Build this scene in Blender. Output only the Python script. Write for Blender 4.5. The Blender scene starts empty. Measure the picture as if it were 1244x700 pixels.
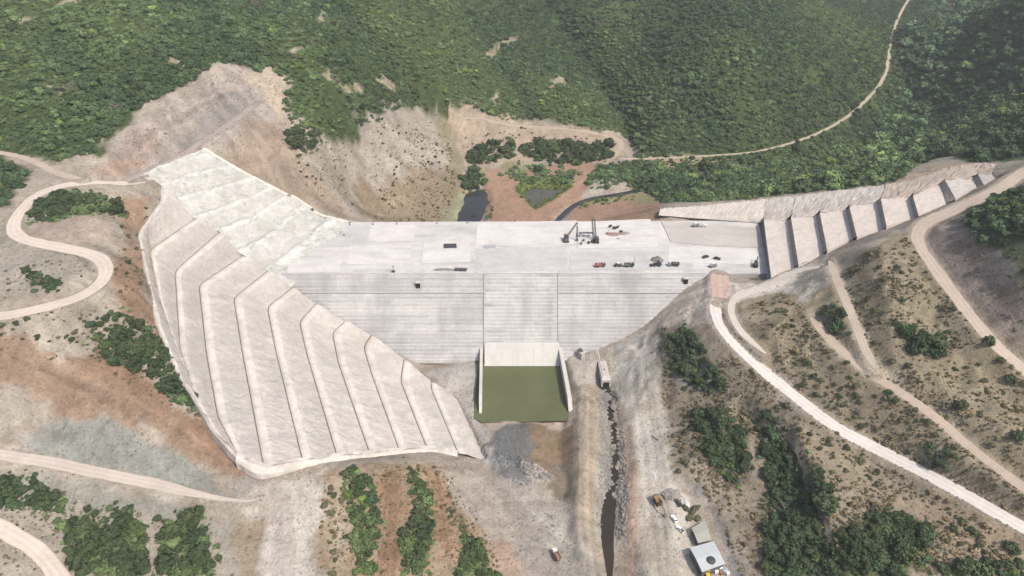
import bpy, math, random
import numpy as np
def lerp(a, b, t): return a * (1 - t) + b * t

R = math.radians
random.seed(7)
rng = np.random.default_rng(7)
scn = bpy.context.scene
col = scn.collection

# ------------------------------------------------------------------ camera, sky, sun, exposure
ZC, PITCH, F, CU, CV = 294.0, R(35.0), 840.0, 622.0, 350.0
cam_d = bpy.data.cameras.new('camera')
cam = bpy.data.objects.new('camera', cam_d)
col.objects.link(cam)
cam.location = (0, 0, ZC)
cam.rotation_euler = (math.pi / 2 - PITCH, 0, 0)
cam_d.sensor_width = 36.0
cam_d.lens = 36.0 * F / 1244.0
cam_d.clip_start = 1.0
cam_d.clip_end = 20000.0
scn.camera = cam

SUN_DIR = np.array([0.44, -0.36, 0.82]); SUN_DIR /= np.linalg.norm(SUN_DIR)
sun_el = math.asin(SUN_DIR[2]); sun_rot = math.atan2(SUN_DIR[0], SUN_DIR[1])
world = bpy.data.worlds.new('World')
scn.world = world
world.use_nodes = True
wt = world.node_tree
sky = wt.nodes.new('ShaderNodeTexSky')
sky.sky_type = 'NISHITA'
sky.sun_disc = False
sky.sun_elevation = sun_el
sky.sun_rotation = sun_rot
sky.dust_density = 4.0
bg = wt.nodes['Background']
bg.inputs['Strength'].default_value = 0.15
wt.links.new(sky.outputs[0], bg.inputs['Color'])
sd = bpy.data.lights.new('sun', 'SUN')
sd.energy = 3.5
sd.angle = R(0.6)
sd.color = (1.0, 0.955, 0.885)
sun = bpy.data.objects.new('sun', sd)
col.objects.link(sun)
from mathutils import Vector, Matrix
sun.rotation_euler = Vector(SUN_DIR).to_track_quat('Z', 'Y').to_euler()
scn.view_settings.view_transform = 'Standard'
scn.view_settings.look = 'None'
scn.view_settings.exposure = 0.28
scn.view_settings.gamma = 1.0
scn.cycles.max_bounces = 5
scn.cycles.diffuse_bounces = 2
scn.cycles.volume_bounces = 0

# ------------------------------------------------------------------ survey: a bearing and a height give a place
def ray(u, v):
    a, b = (u - CU) / F, (v - CV) / F
    return np.array([a, math.cos(PITCH) - b * math.sin(PITCH), -math.sin(PITCH) - b * math.cos(PITCH)])

def P(u, v, z):
    d = ray(u, v)
    t = (ZC - z) / -d[2]
    return np.array([d[0] * t, d[1] * t, z])

YC, ZD = 373.0, 44.0            # crest line of the dam and level of its deck
SH, SV = 1.5, 1.9               # tread and rise of the dam's steps
def PF(u, v, off=0.0):          # a point on the downstream face
    d = ray(u, v)
    # y = YC - off - k (ZD - z)
    k = SH / SV
    t = (YC - off - k * (ZD - ZC)) / (d[1] - k * d[2])
    return np.array([d[0] * t, d[1] * t, ZC + d[2] * t])

def PZ(u, v, y):                # a point on a bearing at a given northing
    d = ray(u, v); t = y / d[1]
    return np.array([d[0] * t, y, ZC + d[2] * t])

def lin(c):
    c = np.asarray(c, float) / 255.0
    return np.where(c <= 0.04045, c / 12.92, ((c + 0.055) / 1.055) ** 2.4)
KL = 1.42                        # what an albedo of 1 reads as in this daylight
WARM = np.array([1.0, 0.978, 0.948])              # daylight filled by blue sky: albedos read from the photograph are warmer than they look
def alb(c, k=KL):
    return tuple(float(x) for x in lin(c) / k * WARM)

# ------------------------------------------------------------------ value noise
def vnoise(x, y, s, seed=0):
    x = np.asarray(x, float) / s; y = np.asarray(y, float) / s
    xi = np.floor(x).astype(np.int64); yi = np.floor(y).astype(np.int64)
    fx = x - xi; fy = y - yi
    fx = fx * fx * (3 - 2 * fx); fy = fy * fy * (3 - 2 * fy)
    def h(i, j):
        n = (i * 374761393 + j * 668265263 + seed * 974711) & 0x7fffffff
        n = ((n ^ (n >> 13)) * 1274126177) & 0x7fffffff
        n = n ^ (n >> 16)
        return (n & 0xffff) / 32767.5 - 1.0
    return (h(xi, yi) * (1 - fx) + h(xi + 1, yi) * fx) * (1 - fy) + (h(xi, yi + 1) * (1 - fx) + h(xi + 1, yi + 1) * fx) * fy

def fbm(x, y, s, octs=4, seed=0):
    o = 0; a = 1; t = 0
    for k in range(octs):
        o = o + a * vnoise(x, y, s / 2 ** k, seed + 17 * k); t += a; a *= 0.5
    return o / t

# ------------------------------------------------------------------ mesh and object helpers
def link(name, me, parent=None):
    o = bpy.data.objects.new(name, me)
    col.objects.link(o)
    if parent is not None: o.parent = parent
    return o

def tag(o, label=None, cat=None, group=None, kind=None):
    if label: o['label'] = label
    if cat: o['category'] = cat
    if group: o['group'] = group
    if kind: o['kind'] = kind
    return o

def empty(name, loc=(0, 0, 0), rz=0.0):
    o = bpy.data.objects.new(name, None)
    o.location = tuple(float(c) for c in loc); o.rotation_euler = (0, 0, rz)
    o.empty_display_size = 1.0
    col.objects.link(o)
    return o

def np_mesh(name, V, Fq, mat, smooth=False):
    me = bpy.data.meshes.new(name)
    V = np.asarray(V, np.float32); Fq = np.asarray(Fq, np.int32)
    me.vertices.add(len(V)); me.vertices.foreach_set('co', V.ravel())
    n, k = Fq.shape
    me.loops.add(n * k); me.loops.foreach_set('vertex_index', Fq.ravel())
    me.polygons.add(n)
    me.polygons.foreach_set('loop_start', np.arange(0, n * k, k, dtype=np.int32))
    me.polygons.foreach_set('loop_total', np.full(n, k, np.int32))
    me.polygons.foreach_set('use_smooth', np.full(n, bool(smooth)))
    me.update(calc_edges=True)
    if mat: me.materials.append(mat)
    return me

class MB:
    def __init__(s): s.v = []; s.f = []
    def add(s, V, Fs):
        b = len(s.v); s.v += [tuple(float(c) for c in p) for p in V]; s.f += [tuple(b + i for i in f) for f in Fs]; return s
    def box(s, c, d, rz=0.0, rx=0.0, ry=0.0, taper=1.0):
        M = Matrix.Translation(c) @ Matrix.Rotation(rz, 4, 'Z') @ Matrix.Rotation(ry, 4, 'Y') @ Matrix.Rotation(rx, 4, 'X')
        V = []
        for z in (-1, 1):
            t = taper if z > 0 else 1.0
            for x, y in ((-1, -1), (1, -1), (1, 1), (-1, 1)):
                V.append(M @ Vector((x * d[0] / 2 * t, y * d[1] / 2 * t, z * d[2] / 2)))
        return s.add(V, [(3, 2, 1, 0), (4, 5, 6, 7), (0, 1, 5, 4), (1, 2, 6, 5), (2, 3, 7, 6), (3, 0, 4, 7)])
    def prism(s, poly, z0, z1):      # poly: list of (x, y), counter clockwise
        n = len(poly)
        z0 = [z0] * n if np.isscalar(z0) else z0
        z1 = [z1] * n if np.isscalar(z1) else z1
        V = [(p[0], p[1], a) for p, a in zip(poly, z0)] + [(p[0], p[1], a) for p, a in zip(poly, z1)]
        return s.add(V, [tuple(range(n - 1, -1, -1)), tuple(range(n, 2 * n))] + [(i, (i + 1) % n, n + (i + 1) % n, n + i) for i in range(n)])
    def side(s, prof, y0, y1):       # prof: list of (x, z) extruded along y
        n = len(prof)
        V = [(p[0], y0, p[1]) for p in prof] + [(p[0], y1, p[1]) for p in prof]
        return s.add(V, [tuple(range(n)), tuple(range(2 * n - 1, n - 1, -1))] + [(i, n + i, n + (i + 1) % n, (i + 1) % n) for i in range(n)])
    def side_x(s, prof, x0, x1):     # prof: list of (y, z) extruded along x
        n = len(prof)
        V = [(x0, p[0], p[1]) for p in prof] + [(x1, p[0], p[1]) for p in prof]
        return s.add(V, [tuple(range(n)), tuple(range(2 * n - 1, n - 1, -1))] + [(i, n + i, n + (i + 1) % n, (i + 1) % n) for i in range(n)])
    def tube(s, a, b, r, n=6, r2=None):
        a = Vector(a); b = Vector(b); r2 = r if r2 is None else r2
        q = (b - a).to_track_quat('Z', 'Y')
        V = []
        for p, rr in ((a, r), (b, r2)):
            for i in range(n):
                t = 2 * math.pi * i / n
                V.append(p + q @ Vector((rr * math.cos(t), rr * math.sin(t), 0)))
        return s.add(V, [tuple(range(n - 1, -1, -1)), tuple(range(n, 2 * n))] + [(i, (i + 1) % n, n + (i + 1) % n, n + i) for i in range(n)])
    def build(s, name, mat, parent=None, smooth=False):
        me = bpy.data.meshes.new(name)
        me.from_pydata(s.v, [], s.f); me.update()
        if smooth: me.polygons.foreach_set('use_smooth', [True] * len(me.polygons))
        if mat: me.materials.append(mat)
        return link(name, me, parent)

def copy_tree(o, parent=None):
    c = o.copy(); col.objects.link(c); c.parent = parent
    for ch in list(o.children): copy_tree(ch, c)
    return c

# ------------------------------------------------------------------ materials
def nodes(m):
    m.use_nodes = True
    t = m.node_tree
    return t, t.nodes['Principled BSDF']

def N(t, kind, **kw):
    n = t.nodes.new(kind)
    for k, v in kw.items():
        if k in n.inputs: n.inputs[k].default_value = v
        else: setattr(n, k, v)
    return n

def noise(t, vec, scale, detail=4.0, rough=0.55, dist=0.0):
    n = t.nodes.new('ShaderNodeTexNoise')
    n.inputs['Scale'].default_value = scale; n.inputs['Detail'].default_value = detail
    n.inputs['Roughness'].default_value = rough; n.inputs['Distortion'].default_value = dist
    t.links.new(vec, n.inputs['Vector'])
    return n.outputs['Fac']

def ramp(t, fac, stops):
    r = t.nodes.new('ShaderNodeValToRGB')
    e = r.color_ramp.elements
    e[0].position, e[0].color = stops[0][0], (*[stops[0][1]] * 3, 1) if np.isscalar(stops[0][1]) else (*stops[0][1], 1)
    e[1].position, e[1].color = stops[-1][0], (*[stops[-1][1]] * 3, 1) if np.isscalar(stops[-1][1]) else (*stops[-1][1], 1)
    for p, c in stops[1:-1]:
        q = e.new(p); q.color = (*[c] * 3, 1) if np.isscalar(c) else (*c, 1)
    t.links.new(fac, r.inputs[0])
    return r.outputs[0]

def mul(t, a, b, f=1.0, mode='MULTIPLY'):
    m = t.nodes.new('ShaderNodeMix'); m.data_type = 'RGBA'; m.blend_type = mode
    if np.isscalar(f): m.inputs[0].default_value = f
    else: t.links.new(f, m.inputs[0])
    for s, v in ((m.inputs[6], a), (m.inputs[7], b)):
        if isinstance(v, (tuple, list)): s.default_value = (*v[:3], 1)
        else: t.links.new(v, s)
    return m.outputs[2]

def bump(t, fac, bsdf, dist, strength=1.0, prev=None):
    b = t.nodes.new('ShaderNodeBump')
    b.inputs['Strength'].default_value = strength; b.inputs['Distance'].default_value = dist
    t.links.new(fac, b.inputs['Height'])
    if prev: t.links.new(prev, b.inputs['Normal'])
    t.links.new(b.outputs[0], bsdf.inputs['Normal'])
    return b.outputs[0]

def wpos(t, scale=(1, 1, 1)):
    g = t.nodes.new('ShaderNodeNewGeometry')
    m = t.nodes.new('ShaderNodeMapping'); m.inputs['Scale'].default_value = scale
    t.links.new(g.outputs['Position'], m.inputs['Vector'])
    return m.outputs[0]

def stone_mat(name, c, var=0.25, big=0.03, small=0.5, bumpd=0.25, stain=None, stain_scale=(0.08, 0.08, 0.02), stain_amt=0.5, rough=0.9, use_attr=False):
    m = bpy.data.materials.new(name); t, b = nodes(m)
    w = wpos(t)
    n1 = noise(t, w, big, 5, 0.6, 0.6); n2 = noise(t, w, small, 6, 0.65); n3 = noise(t, w, small * 5, 3, 0.6)
    if use_attr:
        a = t.nodes.new('ShaderNodeAttribute'); a.attribute_name = 'tone'
        base = a.outputs['Color']
    else:
        base = tuple(c)
    x = mul(t, base, ramp(t, n1, [(0.3, 1 - var), (0.7, 1 + var * 0.6)]))
    x = mul(t, x, ramp(t, n2, [(0.3, 1 - var), (0.7, 1 + var * 0.5)]))
    x = mul(t, x, ramp(t, n3, [(0.35, 1 - var * 0.6), (0.65, 1 + var * 0.3)]))
    if stain is not None:
        n4 = noise(t, wpos(t, stain_scale), 1.0, 5, 0.6)
        k = ramp(t, n4, [(0.48, 0.0), (0.68, stain_amt)])
        x = mul(t, x, tuple(stain), k, 'MIX')
    t.links.new(x, b.inputs['Base Color'])
    b.inputs['Roughness'].default_value = rough
    b.inputs['Specular IOR Level'].default_value = 0.25
    p = bump(t, n2, b, bumpd)
    bump(t, n3, b, bumpd * 0.4, 1.0, p)
    return m

def plain_mat(name, c, rough=0.5, metal=0.0, var=0.12):
    m = bpy.data.materials.new(name); t, b = nodes(m)
    n1 = noise(t, wpos(t), 1.3, 4)
    x = mul(t, tuple(c), ramp(t, n1, [(0.3, 1 - var), (0.7, 1 + var)]))
    t.links.new(x, b.inputs['Base Color'])
    b.inputs['Roughness'].default_value = rough; b.inputs['Metallic'].default_value = metal
    return m

def water_mat(name, c, rough=0.08, wave=0.02, sc=0.8):
    m = bpy.data.materials.new(name); t, b = nodes(m)
    n1 = noise(t, wpos(t), 0.045, 5, 0.6, 0.8)
    x = mul(t, tuple(c), ramp(t, n1, [(0.35, 0.90), (0.7, 1.10)]))
    t.links.new(x, b.inputs['Base Color'])
    b.inputs['Roughness'].default_value = rough
    b.inputs['IOR'].default_value = 1.33
    bump(t, noise(t, wpos(t), sc, 3), b, wave)
    return m

def leaf_mat(name, c1, c2, attr=None):
    m = bpy.data.materials.new(name); t, b = nodes(m)
    oi = t.nodes.new('ShaderNodeObjectInfo')
    tc = t.nodes.new('ShaderNodeTexCoord')
    n1 = noise(t, tc.outputs['Object'], 1.1, 3)
    if attr:
        a = t.nodes.new('ShaderNodeAttribute'); a.attribute_name = attr; a.attribute_type = 'INSTANCER'
        base = a.outputs['Color']
    else:
        base = ramp(t, oi.outputs['Random'], [(0.0, c1), (1.0, c2)])
    x = mul(t, base, ramp(t, n1, [(0.3, 0.65), (0.7, 1.35)]))
    t.links.new(x, b.inputs['Base Color'])
    b.inputs['Roughness'].default_value = 0.75
    b.inputs['Specular IOR Level'].default_value = 0.2
    return m

M = {}
M['concrete'] = stone_mat('concrete', alb((218, 215, 213)), 0.11, 0.06, 0.4, 0.08, stain=alb((178, 176, 174)), stain_scale=(0.03, 0.12, 0.05), stain_amt=0.7)
M['step_concrete'] = stone_mat('step_concrete', alb((214, 211, 207)), 0.13, 0.05, 0.5, 0.10, stain=alb((172, 171, 172)), stain_scale=(0.07, 0.02, 0.02), stain_amt=0.75)
STEP_M = [stone_mat('step_concrete', alb(c), 0.13, 0.05, 0.5, 0.10, stain=alb((172, 171, 172)), stain_scale=(0.07, 0.02, 0.02), stain_amt=0.75) for c in ((212, 211, 211), (205, 204, 205), (217, 215, 213))]
M['chute_concrete'] = stone_mat('chute_concrete', alb((212, 211, 210)), 0.11, 0.06, 0.5, 0.10, stain=alb((168, 168, 170)), stain_scale=(0.09, 0.015, 0.015), stain_amt=0.75)
M['pale_slab'] = stone_mat('pale_slab', alb((224, 221, 218)), 0.09, 0.07, 0.4, 0.06, stain=alb((192, 190, 188)), stain_scale=(0.04, 0.16, 0.05), stain_amt=0.7)
M['grey_slab'] = stone_mat('grey_slab', alb((206, 205, 205)), 0.10, 0.07, 0.4, 0.06, stain=alb((180, 178, 177)), stain_scale=(0.04, 0.16, 0.05), stain_amt=0.6)
M['tan_slab'] = stone_mat('tan_slab', alb((202, 196, 191)), 0.10, 0.05, 0.4, 0.12, stain=alb((176, 166, 160)), stain_scale=(0.02, 0.12, 0.02), stain_amt=0.6)
M['new_concrete'] = stone_mat('new_concrete', alb((215, 213, 208)), 0.08, 0.1, 0.6, 0.03, stain=alb((190, 188, 180)), stain_scale=(0.25, 0.05, 0.05), stain_amt=0.5)
M['shotcrete'] = stone_mat('shotcrete', None, 0.13, 0.07, 0.4, 0.4, stain=alb((178, 178, 168)), stain_scale=(0.12, 0.16, 0.1), stain_amt=0.6, use_attr=True)
M['terrace'] = stone_mat('terrace', None, 0.10, 0.05, 0.35, 0.2, use_attr=True)
M['road'] = stone_mat('road', None, 0.10, 0.06, 0.4, 0.12, use_attr=True)
M['rock'] = stone_mat('rock', alb((165, 160, 154)), 0.35, 0.1, 0.8, 0.2)
M['dark_rock'] = stone_mat('dark_rock', alb((132, 134, 137)), 0.35, 0.1, 0.8, 0.2)
M['bark'] = stone_mat('bark', (0.10, 0.075, 0.055), 0.3, 0.5, 3.0, 0.03)
M['leaf'] = leaf_mat('leaf', (0.040, 0.058, 0.029), (0.072, 0.094, 0.042))
M['olive_leaf'] = leaf_mat('olive_leaf', (0.095, 0.10, 0.056), (0.14, 0.135, 0.08))
M['forest_leaf'] = leaf_mat('forest_leaf', None, None, attr='tint')
M['scrub_leaf'] = leaf_mat('scrub_leaf', None, None, attr='tint')
M['basin_water'] = water_mat('basin_water', alb((104, 109, 78)), 0.06, 0.015)
M['stream_water'] = water_mat('stream_water', alb((64, 57, 49)), 0.15, 0.05)
M['pool_water'] = water_mat('pool_water', alb((66, 66, 70)), 0.12, 0.02)
M['pond_water'] = water_mat('pond_water', alb((96, 94, 86)), 0.2, 0.02)
M['black'] = plain_mat('black', (0.012, 0.012, 0.012), 0.7)
M['tyre'] = plain_mat('tyre', (0.02, 0.02, 0.02), 0.9)
M['steel'] = plain_mat('steel', (0.16, 0.165, 0.17), 0.55, 0.3)
M['dark_steel'] = plain_mat('dark_steel', (0.06, 0.06, 0.062), 0.6, 0.3)
M['yellow'] = plain_mat('yellow', (0.55, 0.36, 0.03), 0.5)
M['ochre'] = plain_mat('ochre', (0.22, 0.14, 0.06), 0.6)
M['red'] = plain_mat('red', (0.34, 0.085, 0.065), 0.5)
M['rust'] = plain_mat('rust', (0.30, 0.14, 0.09), 0.8)
M['white_paint'] = plain_mat('white_paint', (0.72, 0.72, 0.70), 0.45)
M['grey_paint'] = plain_mat('grey_paint', (0.30, 0.31, 0.32), 0.5)
M['glass'] = plain_mat('glass', (0.02, 0.025, 0.03), 0.1)
M['roof_sheet'] = plain_mat('roof_sheet', alb((196, 202, 204)), 0.5, 0.0, 0.08)
M['roof_old'] = plain_mat('roof_old', alb((172, 174, 166)), 0.7, 0.0, 0.15)
M['wall_dark'] = plain_mat('wall_dark', (0.10, 0.095, 0.09), 0.8)
M['timber'] = plain_mat('timber', (0.20, 0.14, 0.09), 0.8)
M['rust_rubble'] = stone_mat('rust_rubble', alb((188, 160, 152)), 0.35, 0.2, 1.2, 0.1)
M['dark_gravel'] = stone_mat('dark_gravel', alb((150, 148, 140)), 0.3, 0.2, 1.2, 0.1)
M['red_earth'] = stone_mat('red_earth', alb((196, 152, 132)), 0.12, 0.1, 0.6, 0.1)

# ------------------------------------------------------------------ terrain: surveyed heights
C3 = []                                         # control points (x, y, z)
def cp(*pts):
    for u, v, z in pts: C3.append(P(u, v, z))
def cy(*pts):                                   # by bearing and northing
    for u, v, y in pts: C3.append(PZ(u, v, y))

# left abutment: bench lines (inner edge of each bench), from the valley end to the downstream end
BENCH = [
    (86, 60, [(196, 226), (197, 243), (168, 285), (175, 318), (190, 390), (216, 455), (236, 482)]),
    (70, 57, [(236, 266), (181, 304), (192, 360), (218, 430), (246, 500)]),
    (62, 52, [(266, 282), (212, 329), (218, 425), (240, 492), (262, 526)]),
    (54, 47.5, [(294, 311), (241, 346), (250, 430), (264, 507), (290, 556)]),
    (46, 43, [(325, 329), (283, 362), (294, 430), (320, 570)]),
    (38, 37, [(354, 350), (324, 373), (334, 425), (367, 561)]),
    (29.5, 29.5, [(383, 369), (363, 391), (372, 430), (409, 556)]),
    (21, 21, [(418, 391), (403, 404), (410, 440), (449, 553)]),
    (13, 13, [(450, 407), (441, 421), (450, 452), (485, 549)]),
    (6, 6, [(490, 436), (486, 463), (518, 545)]),
    (1, 1, [(524, 464), (523, 472), (556, 551)]),
    (-3, -3, [(548, 478), (556, 487), (592, 561)]),
]
def bench_pts(z0, z1, pl):
    L = np.concatenate([[0], np.cumsum([math.hypot(b[0] - a[0], b[1] - a[1]) for a, b in zip(pl[:-1], pl[1:])])])
    return [P(u, v, lerp(z0, z1, l / L[-1])) for (u, v), l in zip(pl, L)]
for z0, z1, pl in BENCH:
    C3.extend(q - np.array([0, 0, 2.0]) for q in bench_pts(z0, z1, pl))
# upstream part of the left abutment
LU0 = [(170, 215, 93), (196, 226, 86.2), (236, 266, 70.2), (266, 282, 62.2), (294, 311, 54.2), (325, 329, 46.2), (354, 349.5, 38.2)]
LU1 = [(246, 182, 97), (262, 192, 92), (296, 212, 82), (330, 230, 70), (356, 243, 60), (384, 262, 49), (424, 273, 44.3)]
cp(*[(u, v, z - 3) for u, v, z in LU0]); cp(*[(u, v, z - 3) for u, v, z in LU1])
# right abutment: riser lines (foot and head), terraces between
RZ = [44, 51, 58, 65, 72, 79, 85.5, 92, 98, 102]
RF = [((925, 271), (933, 340)), ((954, 268), (962, 326)), ((989, 263), (997, 310)), ((1026, 256), (1033, 292)), ((1062, 246), (1070, 281)),
      ((1102, 241), (1109, 266)), ((1137, 226), (1141, 251)), ((1178, 217), (1180, 229)), ((1202, 212), (1207, 222))]
RH = [((928, 268), (937, 338)), ((961, 265), (970, 322)), ((996, 259), (1005, 305)), ((1032, 252), (1041, 288)), ((1070, 242), (1077, 275)),
      ((1109, 238), (1116, 262)), ((1148, 219), (1161, 242)), ((1188, 212), (1196, 226)), ((1208, 208), (1216, 219))]
for k in range(9):
    zf, zh = RZ[k], RZ[k + 1]
    cp((*RF[k][0], zf - 3), (*RF[k][1], zf - 2.5), (*RH[k][0], zh - 3), (*RH[k][1], zh - 2.0))
RF = [tuple((lerp(a[0], b[0], 0.4), lerp(a[1], b[1], 0.3)) for a, b in zip(f, h)) for f, h in zip(RF, RH)]
# the upstream band of the right abutment
RB = [(812, 254, 46), (870, 249, 46.5), (928, 243, 49.5), (965, 239, 56), (1000, 235, 63), (1038, 230, 70), (1074, 226, 77), (1112, 219, 83.5), (1150, 205, 90.5), (1190, 198, 97), (1212, 200, 101)]
cp(*[(u, v, z - 2) for u, v, z in RB])
# ground that lies behind and beneath
cp((500, 262, 8), (560, 262, 3), (600, 262, 6), (650, 262, 6), (690, 258, 5), (740, 258, 8), (790, 250, 16), (830, 238, 24), (590, 190, 8), (640, 172, 11), (750, 180, 10), (650, 155, 15),
   (660, 225, 6), (700, 205, 8), (760, 215, 9), (560, 230, 5), (545, 200, 12), (535, 150, 28), (430, 245, 24), (480, 235, 15), (500, 180, 34), (480, 145, 52), (440, 190, 46), (400, 200, 62), (350, 200, 78),
   (330, 140, 98), (330, 90, 118), (250, 140, 112), (250, 100, 126), (262, 80, 134), (200, 180, 104), (160, 150, 118), (120, 190, 106), (130, 222, 101), (60, 195, 103),
   (0, 185, 104), (0, 100, 130), (0, 0, 166), (100, 100, 132), (150, 0, 158), (300, 0, 146), (400, 0, 134), (380, 150, 90), (390, 110, 104), (450, 100, 88), (500, 60, 92), (500, 0, 118), (570, 125, 40),
   (600, 80, 54), (600, 0, 98), (690, 30, 74), (740, 100, 34), (768, 150, 18), (765, 190, 11), (680, 110, 38), (870, 100, 62), (850, 190, 16), (870, 0, 112), (960, 60, 82), (960, 0, 106), (960, 150, 34),
   (1000, 165, 24), (1000, 200, 13), (900, 215, 14), (1100, 120, 22), (1060, 170, 14), (1070, 100, 38), (1130, 50, 36), (1087, 30, 62), (1150, 0, 52), (1200, 80, 76), (1244, 0, 134), (1244, 120, 92),
   (1160, 150, 40), (1100, 190, 36), (1050, 212, 42), (960, 228, 36), (1200, 178, 84), (1244, 170, 104), (880, 238, 28))
# left hillside, loop road, scree
cp((90, 218, 101), (45, 235, 101), (15, 280, 99), (70, 298, 97), (130, 320, 95), (120, 346, 94), (60, 372, 95), (0, 383, 97), (0, 230, 104), (0, 330, 98), (80, 260, 99), (150, 270, 93), (160, 330, 84),
   (60, 340, 96), (0, 420, 90), (60, 430, 82), (130, 385, 84), (160, 440, 72), (190, 430, 70), (215, 490, 60), (100, 480, 68), (60, 520, 62), (0, 500, 73), (180, 530, 54), (250, 540, 47), (285, 560, 42),
   (0, 552, 61), (100, 570, 53), (200, 590, 45), (270, 608, 39), (310, 600, 38), (350, 590, 37), (300, 690, 36), (360, 680, 33), (200, 640, 42), (120, 650, 45), (60, 610, 50), (0, 600, 54), (0, 640, 52), (60, 690, 46),
   (0, 690, 52), (150, 700, 43))
# below the left abutment and the valley floor
cp((330, 577, 38), (400, 566, 35), (450, 560, 28), (500, 556, 20), (540, 556, 10), (590, 568, 1), (440, 620, 28), (400, 690, 31), (470, 620, 25), (505, 620, 20), (450, 695, 26), (540, 620, 12), (520, 690, 18), (580, 680, 8),
   (560, 600, 7), (600, 600, 3), (650, 650, 1), (620, 690, 3), (700, 690, 0), (640, 560, -1), (670, 590, -2), (640, 512, 1.5), (570, 500, 1), (545, 462, 3), (560, 450, 3), (700, 620, 1), (700, 445, 3), (760, 470, 8),
   (770, 560, 3), (800, 650, 4), (780, 690, 4), (790, 500, 6), (735, 520, 0), (725, 640, 0))
for u, v in ((508, 452), (560, 444), (586, 440), (690, 436), (720, 428), (745, 418), (765, 408), (785, 398), (805, 380), (825, 362), (843, 345)):
    q = PF(u, v, 1.0); C3.append(q)
# right bank
cp((790, 420, 17), (800, 395, 26), (835, 365, 38), (862, 340, 44), (900, 345, 45), (950, 350, 49), (880, 385, 45.5), (912, 430, 43), (960, 475, 39), (1020, 520, 37), (1090, 558, 36), (1160, 595, 36.5), (1244, 640, 38),
   (840, 420, 31), (880, 450, 33), (850, 470, 22), (905, 480, 32), (830, 500, 12), (825, 560, 8), (870, 560, 18), (905, 560, 22), (845, 610, 7), (840, 660, 7.5), (880, 690, 8.5), (895, 640, 14), (950, 600, 25), (930, 690, 15),
   (960, 540, 31), (1000, 640, 24), (1060, 600, 32), (1120, 690, 27), (1150, 640, 34), (1244, 695, 35),
   (920, 380, 48), (945, 400, 53), (1000, 400, 57), (1050, 450, 54), (1100, 480, 54), (1170, 530, 54), (1244, 590, 55), (960, 440, 45), (1040, 495, 44), (1130, 545, 44), (1200, 590, 45), (960, 350, 58), (985, 340, 63), (1010, 330, 66), (1015, 380, 62),
   (1030, 340, 74), (1065, 300, 85), (1095, 292, 88), (1060, 350, 80), (1100, 390, 74), (1150, 440, 65), (1200, 490, 61), (1244, 520, 61), (1110, 280, 89), (1150, 345, 83), (1200, 405, 75), (1244, 450, 69), (1140, 320, 86),
   (1160, 255, 94), (1215, 225, 103), (1244, 205, 107), (1165, 275, 96), (1190, 320, 95), (1225, 370, 88), (1200, 265, 112), (1244, 240, 118), (1244, 320, 108), (1244, 380, 94))
# far country
for x, y, z in ((-1500, 700, 240), (-1500, 1500, 270), (-800, 1500, 250), (-800, 300, 170), (-700, 700, 200), (0, 1500, 220), (800, 1600, 240), (500, 1500, 130), (1500, 1500, 280), (1500, 700, 260), (900, 500, 210), (900, 900, 210),
                (-700, 0, 100), (-300, 0, 55), (0, 0, 2), (300, 0, 30), (700, 100, 130), (0, 120, 2), (-1500, 0, 180), (1500, 0, 220), (0, 2600, 280), (-1500, 2600, 290), (1500, 2600, 290), (-300, -400, 70), (300, -400, 70), (0, -400, 0), (-1500, -400, 160), (1500, -400, 220), (60, 120, 2), (-250, 120, 55), (350, 150, 60)):
    C3.append(np.array([x, y, z], float))
C3 = np.array(C3)

def tps_fit(X, z, lam):
    n = len(X)
    D2 = ((X[:, None] - X[None]) ** 2).sum(-1)
    K = 0.5 * D2 * np.log(np.maximum(D2, 1e-12)) + lam * np.eye(n)
    Pm = np.hstack([np.ones((n, 1)), X])
    A = np.block([[K, Pm], [Pm.T, np.zeros((3, 3))]])
    return np.linalg.solve(A, np.concatenate([z, np.zeros(3)]))
TX = C3[:, :2] / 200.0
TW = tps_fit(TX, C3[:, 2], 0.004)
def tps_eval(x, y):
    Q = np.stack([x, y], -1).reshape(-1, 2) / 200.0
    out = np.empty(len(Q))
    for i in range(0, len(Q), 20000):
        q = Q[i:i + 20000]
        D2 = ((q[:, None] - TX[None]) ** 2).sum(-1)
        out[i:i + 20000] = (0.5 * D2 * np.log(np.maximum(D2, 1e-12))) @ TW[:-3] + TW[-3] + q @ TW[-2:]
    return out.reshape(np.shape(x))

def axis(lo, hi, step, out_lo, out_hi, grow, cap):
    a = list(np.arange(lo, hi, step))
    s, p = step, a[-1]
    while p < out_hi:
        s = min(s * grow, cap); p += s; a.append(p)
    s, p = step, a[0]; pre = []
    while p > out_lo:
        s = min(s * grow, cap); p -= s; pre.append(p)
    return np.array(pre[::-1] + a)
GX = axis(-290, 300, 1.35, -1500, 1500, 1.035, 40)
GY = axis(135, 460, 1.35, -300, 2600, 1.02, 40)
XX, YY = np.meshgrid(GX, GY)            # [j, i]
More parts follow.
